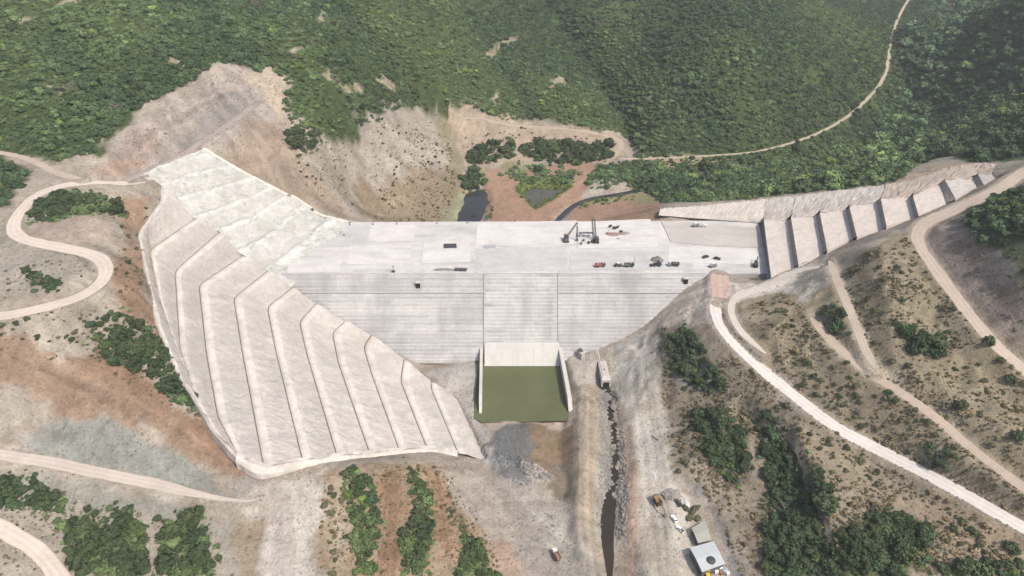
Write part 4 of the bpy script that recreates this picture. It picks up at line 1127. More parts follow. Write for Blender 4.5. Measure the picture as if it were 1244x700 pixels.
# ------------------------------------------------------------------ plants
def crown_mesh(name, mat, seed, rad=1.0, flat=0.8, lobes=9, leaves=60, leaf=0.17, trunk_gap=0.0, core=True):
    r = np.random.default_rng(seed)
    V = []; Fq = []
    for k in range(lobes):
        if k == 0: c = np.array([0, 0, 0.55 * flat]); lr = 0.62
        else:
            th = r.uniform(0, 2 * math.pi); rr = r.uniform(0.35, 0.72)
            c = np.array([rr * math.cos(th), rr * math.sin(th), flat * r.uniform(0.25, 0.95)]); lr = r.uniform(0.26, 0.44)
        n = int(leaves * (lr / 0.4) ** 2)
        d = r.normal(size=(n, 3)); d[:, 2] = np.abs(d[:, 2]) * 0.9 - 0.15; d /= np.linalg.norm(d, axis=1, keepdims=True)
        pos = c + d * lr * r.uniform(0.72, 1.12, (n, 1)) * np.array([1, 1, flat])
        for p, dd in zip(pos, d):
            nn = dd + r.normal(size=3) * 0.45; nn /= np.linalg.norm(nn)
            t = np.cross(nn, r.normal(size=3)); t /= np.linalg.norm(t) + 1e-9
            bt = np.cross(nn, t); s = leaf * r.uniform(0.6, 1.35)
            b0 = len(V)
            V += [p - t * s, p + bt * s * 0.55, p + t * s * 0.9, p - bt * s * 0.6]
            Fq.append((b0, b0 + 1, b0 + 2, b0 + 3))
        if core:
            m = 5
            b0 = len(V)
            ring = [(0.78, -0.35), (0.86, 0.15), (0.5, 0.66)]
            for q, z in ring:
                for i in range(m):
                    a = 2 * math.pi * (i + 0.3 * k) / m
                    V.append(c + np.array([math.cos(a) * q, math.sin(a) * q, z * flat]) * lr * 0.9)
            V.append(c + np.array([0, 0, lr * 0.8 * flat]))
            for j in range(2):
                for i in range(m):
                    Fq.append((b0 + j * m + i, b0 + j * m + (i + 1) % m, b0 + (j + 1) * m + (i + 1) % m, b0 + (j + 1) * m + i))
            for i in range(m): Fq.append((b0 + 2 * m + i, b0 + 2 * m + (i + 1) % m, b0 + 3 * m, b0 + 3 * m))
    me = bpy.data.meshes.new(name)
    me.from_pydata([tuple(map(float, p * rad)) for p in V], [], [f if f[2] != f[3] else f[:3] for f in Fq]); me.update()
    me.materials.append(mat)
    return me

def trunk_mesh(seed):
    r = random.Random(seed); b = MB()
    b.tube((0, 0, -0.5), (0.05, 0, 0.32), 0.06, 6, 0.045)
    for k in range(4):
        a = k * 1.6 + r.random(); b.tube((0.05, 0, 0.28), (0.45 * math.cos(a), 0.45 * math.sin(a), 0.62), 0.032, 5, 0.012)
    me = bpy.data.meshes.new('trunk'); me.from_pydata(b.v, [], b.f); me.update(); me.materials.append(M['bark'])
    return me
CROWNS = [crown_mesh('crown', M['leaf'], 50 + k, 1.0, 0.78 + 0.05 * (k % 3), 9 + k % 4, 62, 0.13) for k in range(7)]
OLIVES = [crown_mesh('crown', M['olive_leaf'], 80 + k, 1.0, 0.7, 9, 50, 0.12) for k in range(4)]
TRUNKS = [trunk_mesh(k) for k in range(3)]
ground_ok = lambda x, y: True

def poly_points(pl, spacing, seed, jitter=0.35, maxn=100000, world_poly=None):
    W = hits(pl) if world_poly is None else np.asarray(world_poly)
    r = np.random.default_rng(seed)
    x0, y0 = W[:, :2].min(0); x1, y1 = W[:, :2].max(0)
    gx = np.arange(x0, x1 + spacing, spacing); gy = np.arange(y0, y1 + spacing, spacing * 0.87)
    A, B = np.meshgrid(gx, gy); A[1::2] += spacing / 2
    A = A + r.uniform(-jitter, jitter, A.shape) * spacing; B = B + r.uniform(-jitter, jitter, B.shape) * spacing
    a, b_ = A.ravel(), B.ravel()
    k = poly_sd(a, b_, W) > 0
    a, b_ = a[k], b_[k]
    if len(a) > maxn:
        s = r.permutation(len(a))[:maxn]; a, b_ = a[s], b_[s]
    return a, b_
def off_roads(x, y, gap):
    k = np.ones(len(x), bool)
    for _, _, L, w, _ in ROADS:
        d, _z = line_dist(x, y, L[::2]); k &= d > w / 2 + gap
    return k

proto = empty('tree'); 
for nm, me in (('trunk', TRUNKS[0]), ('crown', CROWNS[0])): link(nm, me, proto)
n_tree = [0]
def plant_tree(x, y, rad, label, group, kind='leaf'):
    i = n_tree[0]; n_tree[0] += 1
    o = proto if i == 0 else copy_tree(proto)
    o.location = (x, y, float(H(x, y)) - 0.3)
    o.rotation_euler = (0, 0, random.random() * 6.28)
    s = rad * random.uniform(0.9, 1.15)
    o.scale = (s, s * random.uniform(0.85, 1.15), s * random.uniform(0.85, 1.15))
    for ch in o.children:
        ch.data = random.choice(TRUNKS) if ch.name.startswith('trunk') else random.choice(CROWNS if kind == 'leaf' else OLIVES)
    tag(o, label, 'tree', group)
    return o
CLUMPS = [
    ([(108, 396), (150, 376), (185, 400), (205, 432), (240, 494), (215, 492), (175, 455), (122, 432)], 4.6, 3.6, 'dark green tree in the large clump beside the white terraced slope', 'trees beside the white terraced slope'),
    ([(42, 250), (75, 234), (148, 250), (152, 264), (110, 260), (60, 270), (40, 268)], 5.0, 3.6, 'dark bushy tree inside the loop of the hairpin road', 'trees inside the hairpin loop'),
    ([(28, 326), (75, 344), (72, 356), (46, 350)], 4.2, 2.8, 'small dark tree on the bare slope below the hairpin road', 'trees below the hairpin'),
    ([(0, 588), (40, 580), (80, 610), (74, 624), (0, 614)], 4.6, 3.4, 'green tree on the bank just below the haul road', 'trees just below the haul road'),
    ([(70, 634), (158, 624), (177, 642), (175, 700), (92, 700), (78, 672)], 4.6, 3.6, 'green tree in the wood at the bottom left beside the curved road', 'trees beside the curved road'),
    ([(198, 634), (240, 622), (252, 660), (260, 700), (192, 700)], 4.4, 3.4, 'green tree in the small copse left of the pale pink clearing', 'trees left of the pale clearing'),
    ([(425, 570), (452, 582), (460, 640), (455, 700), (430, 700), (430, 640), (417, 594)], 4.0, 2.9, 'green tree in the narrow strip right of the pale clearing', 'trees in the first strip below the terraces'),
    ([(490, 558), (504, 575), (525, 602), (522, 690), (490, 700), (488, 650), (505, 620)], 4.0, 2.9, 'green tree in the narrow strip between two brown ridges', 'trees in the second strip below the terraces'),
    ([(565, 654), (585, 664), (605, 700), (554, 700)], 4.2, 3.2, 'dark tree at the bottom edge below the brown ridges', 'trees at the foot of the brown ridges'),
    ([(808, 412), (832, 398), (858, 430), (884, 470), (866, 482), (838, 470), (816, 448)], 4.8, 3.5, 'dark tree on the bank under the start of the white road', 'trees under the start of the white road'),
    ([(838, 504), (880, 497), (903, 525), (908, 570), (893, 588), (872, 570), (852, 545)], 4.8, 3.8, 'dark green tree in the dense thicket above the site buildings', 'trees above the site buildings'),
    ([(918, 500), (940, 502), (970, 542), (985, 562), (1008, 582), (1013, 600), (1003, 640), (998, 700), (928, 700), (934, 620), (928, 560)], 5.0, 3.6, 'grey green tree in the long wood below the white road', 'trees in the long wood below the white road'),
    ([(1000, 664), (1046, 642), (1060, 618), (1100, 627), (1135, 642), (1128, 664), (1105, 690), (1080, 700), (1002, 700)], 4.8, 3.9, 'dark green tree in the thick wood at the bottom right', 'trees in the thick wood at the bottom'),
    ([(1078, 388), (1100, 396), (1143, 408), (1143, 430), (1115, 433), (1096, 416)], 5.0, 3.4, 'dark tree in the clump on the dry hillside above the brown track', 'trees on the dry hillside'),
    ([(996, 372), (1024, 374), (1028, 408), (1006, 404)], 4.8, 3.2, 'dark tree between the two tracks near the grey terraces', 'trees between the two tracks'),
    ([(1120, 545), (1150, 542), (1172, 568), (1160, 578), (1124, 562)], 4.6, 2.8, 'dark tree between the hillside track and the white road', 'trees between track and road'),
    ([(346, 160), (365, 150), (390, 160), (391, 178), (370, 186), (350, 178)], 5.5, 4.4, 'dark round tree on the bare ground below the wooded hill', 'trees above the upstream bank'),
    ([(1140, 690), (1244, 676), (1244, 700), (1140, 700)], 5.0, 3.0, 'green tree at the bottom right corner below the white road', 'trees at the bottom corner'),
]
UNDER = []
def place_label(lab, f, x_, y_, xs, ys, word=' tree '):
    a = (x_ - xs.min()) / (np.ptp(xs) + 1e-6); b_ = (y_ - ys.min()) / (np.ptp(ys) + 1e-6)
    vv = 'upper' if b_ > 0.67 else ('lower' if b_ < 0.33 else 'middle'); hh = 'left' if a < 0.33 else ('right' if a > 0.67 else 'centre')
    size = 'small' if f < 0.9 else ('large' if f > 1.3 else 'mid-sized')
    head, rest = lab.split(word, 1); w = word.strip()
    return '%s %s, %s %s %s' % (size, w, vv, hh, rest) if len(xs) > 6 else '%s %s %s %s' % (size, head, w, rest)
for ci, (pl, sp, rad, lab, grp) in enumerate(CLUMPS):
    xs, ys = poly_points(pl, sp * 1.42, 500 + ci, 0.28)
    k = off_roads(xs, ys, 1.5)
    for x_, y_ in zip(xs[k], ys[k]):
        f = random.choice((0.75, 0.9, 1.05, 1.2, 1.5))
        if float(poly_sd(np.array([x_]), np.array([y_]), hits(pl))[0]) < 2.2: f *= 0.75
        plant_tree(x_, y_, rad * f, place_label(lab, f, x_, y_, xs[k], ys[k]), grp)
    UNDER.append(pl)
# the valley groves just beyond the dam
GROVES = [
    ([(566, 184), (590, 170), (622, 168), (626, 192), (596, 198), (570, 200)], 'dark tree in the grove left of the valley track', 'trees left of the valley track'),
    ([(632, 182), (650, 170), (700, 172), (742, 178), (744, 194), (700, 200), (636, 194)], 'dark tree in the long grove within the bend of the valley track', 'trees within the bend of the valley track'),
    ([(560, 214), (574, 206), (590, 216), (588, 232), (562, 234)], 'dark tree standing at the head of the dark pool', 'trees at the dark pool'),
]
for ci, (pl, lab, grp) in enumerate(GROVES):
    xs, ys = poly_points(pl, 11.0, 700 + ci, 0.3)
    for x_, y_ in zip(xs, ys):
        f = random.choice((0.85, 1.0, 1.15, 1.4)); plant_tree(x_, y_, 5.2 * f, place_label(lab, f, x_, y_, xs, ys), grp)
    UNDER.append(pl)
for u, v, rad, lab in ((653, 208, 5.0, 'lone dark tree beside the grey pond'), (576, 264, 3.0, 'small round tree on the bank of the dark pool'), (856, 206, 8.5, 'big round tree at the edge of the woods beyond the dam')):
    q = hit(u, v); plant_tree(q[0], q[1], rad, lab, None)
for u, v, rad, lab in ((1165, 495, 3.2, 'lone bush tree just above the brown hillside track'), (1200, 418, 3.4, 'tree on the edge of the upper track'), (1226, 462, 3.2, 'tree below the upper track near the frame edge'), (1236, 532, 3.2, 'tree on the dry slope above the hillside track'),
                       (1228, 668, 3.4, 'tree standing alone just below the white road')):
    q = hit(u, v); plant_tree(q[0], q[1], rad, lab, None)
print('trees', n_tree[0])

# shrubs: single small bushes on the dry slopes
SHRUBS = [crown_mesh('shrub', M['leaf'], 150 + k, 1.0, 0.75, 6, 42, 0.18) for k in range(4)]
GSHRUBS = [crown_mesh('shrub', M['olive_leaf'], 160 + k, 1.0, 0.7, 6, 42, 0.18) for k in range(4)]
n_shrub = [0]
def plant_shrub(x, y, rad, label, group, olive):
    o = link('shrub', random.choice(GSHRUBS if olive else SHRUBS))
    o.location = (x, y, float(H(x, y)) - 0.15)
    o.rotation_euler = (0, 0, random.random() * 6.28); o.scale = (rad, rad * random.uniform(0.8, 1.2), rad * random.uniform(0.7, 1.0))
    tag(o, label, 'shrub', group); n_shrub[0] += 1
SH_Z = [
    ([(900, 380), (950, 360), (1000, 402), (1050, 452), (1110, 486), (1240, 590), (1244, 620), (1130, 570), (1020, 505), (940, 448)], 66, 'low bush on the dry slope between the white road and the hillside track', 'bushes above the white road', 0.4),
    ([(1020, 330), (1085, 296), (1140, 345), (1200, 418), (1244, 470), (1244, 580), (1170, 522), (1100, 470), (1060, 440)], 70, 'low bush on the dry grassy hill between the two brown tracks', 'bushes between the brown tracks', 0.5),
    ([(820, 440), (900, 440), (960, 490), (1010, 530), (1055, 560), (1100, 600), (1060, 612), (990, 560), (910, 490), (830, 500)], 30, 'scruffy bush on the bank below the white road', 'bushes below the white road', 0.5),
    ([(816, 516), (832, 512), (856, 575), (842, 592), (818, 570)], 26, 'olive bush on the slope edge beside the pale works yard', 'bushes beside the works yard', 1.0),
    ([(450, 190), (500, 160), (540, 165), (535, 205), (490, 220), (455, 215)], 24, 'dark bush on the bare rocky spur upstream of the dam', 'bushes on the rocky spur', 0.2),
    ([(345, 180), (375, 190), (400, 215), (380, 225), (350, 205)], 10, 'dark bush on the brown slope above the white sprayed face', 'bushes above the sprayed face', 0.1),
    ([(140, 250), (182, 245), (172, 290), (180, 350), (160, 370), (148, 320)], 20, 'small bush on the brown slope behind the terraces', 'bushes behind the terraces', 0.6),
    ([(0, 385), (100, 375), (130, 395), (90, 420), (0, 420)], 16, 'small bush on the bare slope under the lower arm of the hairpin', 'bushes under the hairpin', 0.3),
    ([(60, 600), (180, 612), (260, 630), (260, 660), (180, 630), (80, 622)], 10, 'small bush on the grey bank under the haul road', 'bushes under the haul road', 0.2),
    ([(395, 590), (420, 585), (420, 700), (390, 700)], 12, 'small bush on the tan strip right of the pale clearing', 'bushes beside the clearing', 0.6),
    ([(530, 600), (560, 620), (590, 680), (560, 660)], 14, 'small olive bush on the flank of the brown ridge', 'bushes on the brown ridge', 0.7),
    ([(1150, 610), (1244, 650), (1244, 690), (1150, 660)], 16, 'low bush on the tan slope below the lower end of the white road', 'bushes below the lower road', 0.4),
]
for ci, (pl, n, lab, grp, po) in enumerate(SH_Z):
    xs, ys = poly_points(pl, 4.0, 900 + ci, 0.45)
    k = off_roads(xs, ys, 1.0); xs, ys = xs[k], ys[k]
    pr = sstep(-0.4, 0.5, fbm(xs, ys, 14, 2, 5)) + 0.05
    s = np.random.default_rng(ci).choice(len(xs), min(n, len(xs)), replace=False, p=pr / pr.sum())
    for x_, y_ in zip(xs[s], ys[s]):
        rr = random.uniform(0.9, 2.3)
        plant_shrub(x_, y_, rr, place_label(lab, rr / 1.6, x_, y_, xs[s], ys[s], ' bush '), grp, random.random() < po)
q = hit(840, 624)
for ex, ey, w in ((-2.5, 3, 'upper left'), (2.4, 2.4, 'upper right'), (0, 0, 'middle'), (-1.8, -3, 'lower left'), (2.6, -3.4, 'lower right')): plant_shrub(q[0] + ex, q[1] + ey, random.uniform(2.0, 2.8), 'olive bush in the patch behind the site sheds, %s one' % w, 'bushes beside the site shed', True)
print('shrubs', n_shrub[0])

# ------------------------------------------------------------------ woods that read as one mass
def scatter(name, pts, scale, tint, meshes, label, cat):
    c = bpy.data.collections.new(name + ' sources')
    for k, me in enumerate(meshes):
        o = bpy.data.objects.new(name + '_source', me); c.objects.link(o)
    me = bpy.data.meshes.new(name)
    n = len(pts)
    me.vertices.add(n); me.vertices.foreach_set('co', np.asarray(pts, np.float32).ravel())
    a = me.attributes.new('size', 'FLOAT_VECTOR', 'POINT'); a.data.foreach_set('vector', np.asarray(scale, np.float32).ravel())
    a = me.attributes.new('tint', 'FLOAT_COLOR', 'POINT'); a.data.foreach_set('color', np.hstack([tint, np.ones((n, 1))]).astype(np.float32).ravel())
    a = me.attributes.new('turn', 'FLOAT_VECTOR', 'POINT')
    r = np.random.default_rng(n); tv = np.zeros((n, 3)); tv[:, 2] = r.uniform(0, 6.28, n); tv[:, :2] = r.normal(0, 0.12, (n, 2))
    a.data.foreach_set('vector', tv.astype(np.float32).ravel())
    a = me.attributes.new('pick', 'INT', 'POINT'); a.data.foreach_set('value', r.integers(0, len(meshes), n).astype(np.int32))
    me.update()
    o = link(name, me)
    ng = bpy.data.node_groups.new(name, 'GeometryNodeTree')
    ng.interface.new_socket('Geometry', in_out='INPUT', socket_type='NodeSocketGeometry')
    ng.interface.new_socket('Geometry', in_out='OUTPUT', socket_type='NodeSocketGeometry')
    gi = ng.nodes.new('NodeGroupInput'); go = ng.nodes.new('NodeGroupOutput')
    ip = ng.nodes.new('GeometryNodeInstanceOnPoints')
    ci = ng.nodes.new('GeometryNodeCollectionInfo'); ci.inputs['Collection'].default_value = c; ci.inputs['Separate Children'].default_value = True; ci.inputs['Reset Children'].default_value = True
    ip.inputs['Pick Instance'].default_value = True
    def attr(nm, ty):
        q = ng.nodes.new('GeometryNodeInputNamedAttribute'); q.data_type = ty; q.inputs['Name'].default_value = nm
        return next(s for s in q.outputs if s.enabled and s.name == 'Attribute')
    ng.links.new(gi.outputs[0], ip.inputs['Points']); ng.links.new(ci.outputs[0], ip.inputs['Instance'])
    ng.links.new(attr('size', 'FLOAT_VECTOR'), ip.inputs['Scale']); ng.links.new(attr('turn', 'FLOAT_VECTOR'), ip.inputs['Rotation']); ng.links.new(attr('pick', 'INT'), ip.inputs['Instance Index'])
    ng.links.new(ip.outputs[0], go.inputs[0])
    md = o.modifiers.new('scatter', 'NODES'); md.node_group = ng
    tag(o, label, cat, None, 'stuff')
    return o

FM = [crown_mesh('forest_crown', M['forest_leaf'], 250 + k, 1.0, 0.72 + 0.08 * (k % 3), 6 + k % 3, 52, 0.165) for k in range(6)]
fx, fy, fs, ft_ = [], [], [], []
CLEAR_W = [hits(p) for p in CLEAR]
def wood(pl, spacing, rad, seed, world=None, tone=1.0, cover=0.94, bright=0.35, nogap=False):
    xs, ys = poly_points(pl, spacing, seed, 0.42, 10 ** 7, world_poly=world)
    if world is not None:
        dep = ys * math.cos(PITCH) + 200 * math.sin(PITCH)          # woods past the sides of the view are left out
        k = (np.abs(xs) < 0.80 * dep) & (ys < 1330); xs, ys = xs[k], ys[k]
    k = off_roads(xs, ys, 1.2)
    for L, w in ((US, 6), (ST, 4)):
        d, _ = line_dist(xs, ys, L); k &= d > w
    for p in CLEAR_W: k &= poly_sd(xs, ys, p) + 2.0 * vnoise(xs, ys, 5, 4) < 0
    gap = fbm(xs, ys, 38, 4, seed + 2)
    if not nogap: k &= (gap < 0.42) | (np.random.default_rng(seed).random(len(xs)) < 0.25)
    k &= np.random.default_rng(seed + 1).random(len(xs)) < cover
    xs, ys = xs[k], ys[k]
    r = np.random.default_rng(seed + 3)
    s = rad * np.clip(np.exp(r.normal(0, 0.42, len(xs))), 0.4, 2.3) * (1 + 0.25 * fbm(xs, ys, 30, 2, 3))
    g = sstep(-0.3, 0.6, fbm(xs, ys, 120, 4, 19) * 1.7 + 0.3 * r.normal(size=len(xs)))[:, None]
    dark = np.array([0.066, 0.104, 0.050]); light = np.array([0.122, 0.172, 0.068])
    if world is not None:
        for G_ in GULLY:
            d, _ = line_dist(xs, ys, G_); q = np.exp(-(d / 13.0) ** 2); g = g * (1 - 0.85 * q[:, None]); s = s * (1 + 0.35 * q)
    t = (dark * (1 - g) + light * g) * tone * np.exp(r.normal(0, 0.22, (len(xs), 1)))
    br = (r.random(len(xs)) < 0.05 * bright * 3)[:, None]
    t = np.where(br, t * np.array([1.5, 1.45, 0.95]), t)
    dry = (r.random(len(xs)) < 0.012)[:, None]; t = np.where(dry, np.array([0.13, 0.128, 0.085]), t)
    fx.append(xs); fy.append(ys); fs.append(s); ft_.append(t)
wood(None, 3.4, 2.05, 31, world=FOREST_W)
wood([(712, 226), (722, 206), (768, 202), (774, 206), (760, 222), (744, 232), (726, 234)], 6.0, 3.2, 37, tone=1.25, cover=0.8)
wood([(760, 222), (790, 236), (806, 246), (930, 238), (1040, 226), (1090, 220), (1140, 190), (1180, 196), (1244, 188), (1330, 160), (1330, 0), (1160, 0), (1100, 60), (1075, 140), (1000, 175), (870, 205), (775, 205)], 7.0, 4.2, 32, tone=1.0, cover=0.85)
wood([(1078, 212), (1058, 176), (1070, 128), (1092, 70), (1130, 0), (1186, 0), (1160, 60), (1136, 130), (1122, 196)], 7.5, 4.4, 36, tone=1.75, cover=0.8)
wood([(1158, 272), (1182, 257), (1216, 238), (1252, 228), (1330, 212), (1330, 400), (1252, 346), (1217, 310), (1187, 294)], 4.2, 2.6, 33, tone=1.05)
wood([(-80, 190), (0, 192), (34, 210), (20, 232), (10, 250), (-80, 260)], 4.6, 3.0, 34)
wood([(600, 212), (640, 200), (690, 202), (716, 214), (696, 222), (640, 222)], 4.0, 2.2, 35, tone=1.5, cover=0.5)
for k, pl in enumerate(UNDER):
    if k >= 18: continue
    W = hits(pl); c = W.mean(0)
    d = (W - c)[:, :2]; n = np.linalg.norm(d, axis=1, keepdims=True); W2 = W[:, :2] + d / n * 4.5
    wood(None, 2.4, 0.9, 160 + k, world=W2, tone=1.15, cover=0.34)
for k, pl in enumerate(UNDER): wood(pl, 2.7 if k < 18 else 6.0, 1.9 if k < 18 else 3.2, 60 + k, tone=0.8, cover=0.96, nogap=True)
fx = np.concatenate(fx); fy = np.concatenate(fy); fs = np.concatenate(fs); ft_ = np.concatenate(ft_)
pts = np.stack([fx, fy, H(fx, fy) - 0.25 * fs], 1)
r = np.random.default_rng(3)
scl = np.stack([fs, fs * r.uniform(0.85, 1.15, len(fs)), fs * r.uniform(0.75, 1.2, len(fs))], 1)
scatter('forest', pts, scl, ft_, FM, 'dense green woodland covering the hills behind the dam', 'woodland')
print('forest', len(pts))

# low scrub and dry grass on the bare slopes
TM = [crown_mesh('tuft', M['scrub_leaf'], 350 + k, 1.0, 0.7, 4, 16, 0.3, core=False) for k in range(4)]
sx, sy, ss, stn = [], [], [], []
def scrub(pl, spacing, rad, seed, c1, c2, cover=0.7, patch=18):
    xs, ys = poly_points(pl, spacing, seed, 0.45)
    k = off_roads(xs, ys, 0.3)
    r = np.random.default_rng(seed)
    k &= (sstep(-0.5, 0.4, fbm(xs, ys, patch, 3, seed)) * cover) > r.random(len(xs))
    xs, ys = xs[k], ys[k]
    w = r.random((len(xs), 1))
    sx.append(xs); sy.append(ys); ss.append(rad * np.exp(r.normal(0, 0.4, len(xs)))); stn.append((lin(c1) * w + lin(c2) * (1 - w)) / KL)
gr1, gr2 = (162, 146, 112), (98, 98, 70)
scrub([(900, 375), (950, 356), (1000, 400), (1050, 450), (1110, 484), (1250, 592), (1250, 632), (1130, 572), (1020, 508), (940, 448)], 1.45, 0.75, 1, gr1, gr2, 0.85)
scrub([(1010, 340), (1060, 300), (1100, 290), (1140, 345), (1200, 416), (1250, 466), (1250, 585), (1170, 525), (1100, 474), (1050, 440)], 1.45, 0.75, 2, gr1, gr2, 0.85)
scrub([(800, 400), (862, 400), (900, 440), (960, 490), (1060, 556), (1244, 655), (1244, 700), (900, 700), (870, 620), (812, 540)], 1.45, 0.8, 3, (166, 146, 110), (92, 94, 68), 0.85)
scrub([(395, 580), (540, 566), (600, 660), (610, 700), (385, 700)], 1.7, 0.6, 4, (150, 130, 96), (96, 98, 62), 0.6)
scrub([(-20, 590), (60, 600), (260, 630), (290, 700), (-20, 700)], 2.0, 0.6, 5, (140, 130, 104), (96, 100, 72), 0.5)
scrub([(140, 245), (185, 240), (170, 285), (200, 420), (255, 515), (215, 500), (110, 440), (100, 400), (150, 380), (140, 310)], 2.0, 0.6, 6, (150, 124, 92), (100, 96, 64), 0.55)
scrub([(0, 330), (100, 305), (120, 340), (0, 376)], 2.4, 0.6, 7, (140, 130, 104), (104, 104, 76), 0.35)
scrub([(0, 390), (120, 376), (130, 440), (0, 430)], 2.4, 0.6, 8, (140, 130, 104), (104, 104, 76), 0.35)
scrub([(345, 150), (440, 165), (530, 135), (560, 200), (540, 270), (440, 265), (360, 225)], 2.6, 0.9, 9, (140, 126, 92), (92, 96, 62), 0.5)
scrub([(1165, 290), (1190, 300), (1244, 360), (1244, 420), (1215, 380)], 2.0, 0.8, 10, (150, 134, 118), (110, 100, 86), 0.6)
scrub([(640, 216), (694, 216), (700, 226), (668, 246), (650, 256), (626, 230)], 2.2, 1.1, 11, (120, 140, 70), (84, 104, 56), 0.9, 60)
scrub([(590, 238), (600, 250), (596, 268), (586, 262)], 2.0, 1.2, 12, (110, 130, 70), (90, 104, 60), 0.9, 60)
scrub([(545, 135), (620, 150), (750, 175), (740, 198), (640, 200), (570, 198)], 4.0, 1.3, 13, (120, 120, 84), (90, 98, 66), 0.35)
scrub([(706, 242), (800, 230), (806, 238), (720, 250), (700, 256)], 2.6, 1.5, 14, (120, 136, 76), (80, 100, 56), 0.8, 60)
sx = np.concatenate(sx); sy = np.concatenate(sy); ss = np.concatenate(ss); stn = np.concatenate(stn)
k = (ZZ.min() < 1e9)
pts = np.stack([sx, sy, H(sx, sy) - 0.05], 1)
scatter('dry_scrub', pts, np.stack([ss, ss, ss * 0.75], 1), stn, TM, 'low dry grass and scrub speckling the bare slopes', 'scrub')
print('scrub', len(pts))

# riprap and loose stones
def stone_mesh(name, mat, seed):
    r = np.random.default_rng(seed)
    V = []
    for z, q in ((-0.5, 0.7), (0.05, 1.0), (0.55, 0.6)):
        for i in range(6):
            a = 2 * math.pi * i / 6 + z
            V.append((q * math.cos(a) * r.uniform(0.75, 1.15), q * math.sin(a) * r.uniform(0.75, 1.15), z * r.uniform(0.8, 1.1)))
    Fs = [(5, 4, 3, 2, 1, 0), (12, 13, 14, 15, 16, 17)]
    for j in (0, 6):
        for i in range(6): Fs.append((j + i, j + (i + 1) % 6, j + 6 + (i + 1) % 6, j + 6 + i))
    me = bpy.data.meshes.new(name); me.from_pydata(V, [], Fs); me.update(); me.materials.append(mat)
    return me
def stones(name, polys, spacing, rad, mat, label, seed):
    X, Y = [], []
    for k, pl in enumerate(polys):
        a, b_ = poly_points(pl, spacing, seed + k, 0.45, world_poly=pl if not isinstance(pl[0], tuple) else None); X.append(a); Y.append(b_)
    X = np.concatenate(X); Y = np.concatenate(Y)
    r = np.random.default_rng(seed)
    s = rad * np.exp(r.normal(0, 0.4, len(X)))
    pts = np.stack([X, Y, H(X, Y) + 0.1 * s], 1)
    scatter(name, pts, np.stack([s, s * 0.8, s * 0.7], 1), np.ones((len(s), 3)), [stone_mesh('stone', M[mat], seed + k) for k in range(4)], label, 'stones')
stones('riprap', [[(727, 474), (738, 476), (744, 520), (746, 560), (738, 610), (732, 640), (724, 640), (729, 560)], [(744, 474), (752, 478), (762, 540), (766, 600), (760, 650), (750, 660), (748, 610), (752, 560)]], 1.5, 0.75, 'rock', 'grey riprap stones lining both banks of the stream', 11)
stones('stream_boulders', [[(733, 470), (743, 470), (754, 540), (752, 590), (742, 612), (735, 604), (743, 540)]], 1.9, 1.35, 'rock', 'boulders lying in the narrow upper stream', 12)
def road_edge(i, side, seed):
    L = next(r_[2] for r_ in ROADS if r_[0] == i); w = next(r_[3] for r_ in ROADS if r_[0] == i)
    d = np.gradient(L[:, :2], axis=0); d /= np.linalg.norm(d, axis=1, keepdims=True); nn = np.stack([-d[:, 1], d[:, 0]], 1) * side
    return L[:, :2] + nn * (w * 0.5 - 0.1), L[:, :2] + nn * (w * 0.5 + 0.9)
def band(e): return np.vstack([e[0], e[1][::-1]])
stones('berm_stones', [band(road_edge('white_road', s_, 1)) for s_ in (-1, 1)], 1.1, 0.42, 'rock', 'pale stones heaped along the edges of the white road', 21)
stones('loose_stones', [[(395, 185), (440, 165), (490, 135), (528, 140), (535, 175), (515, 212), (470, 230), (420, 212)], [(140, 200), (200, 128), (262, 84), (325, 84), (345, 110), (330, 140), (260, 185), (200, 195)], [(1160, 285), (1180, 292), (1230, 350), (1250, 398), (1215, 388), (1170, 330)], [(570, 590), (650, 600), (700, 660), (730, 700), (660, 700), (610, 640)]], 4.2, 0.55, 'rock', 'loose stones strewn over the bare cuts and spoil slopes', 22)
stones('rock_spoil', [[(596, 526), (640, 520), (648, 560), (640, 592), (618, 585), (602, 556)]], 1.4, 0.5, 'dark_rock', 'dark blue grey rock spoil dumped below the basin', 13)
stones('pale_rubble', [[(634, 562), (652, 566), (672, 581), (662, 587), (644, 578)]], 1.4, 0.8, 'rock', 'pale rubble heap beside the dark rock spoil', 14)

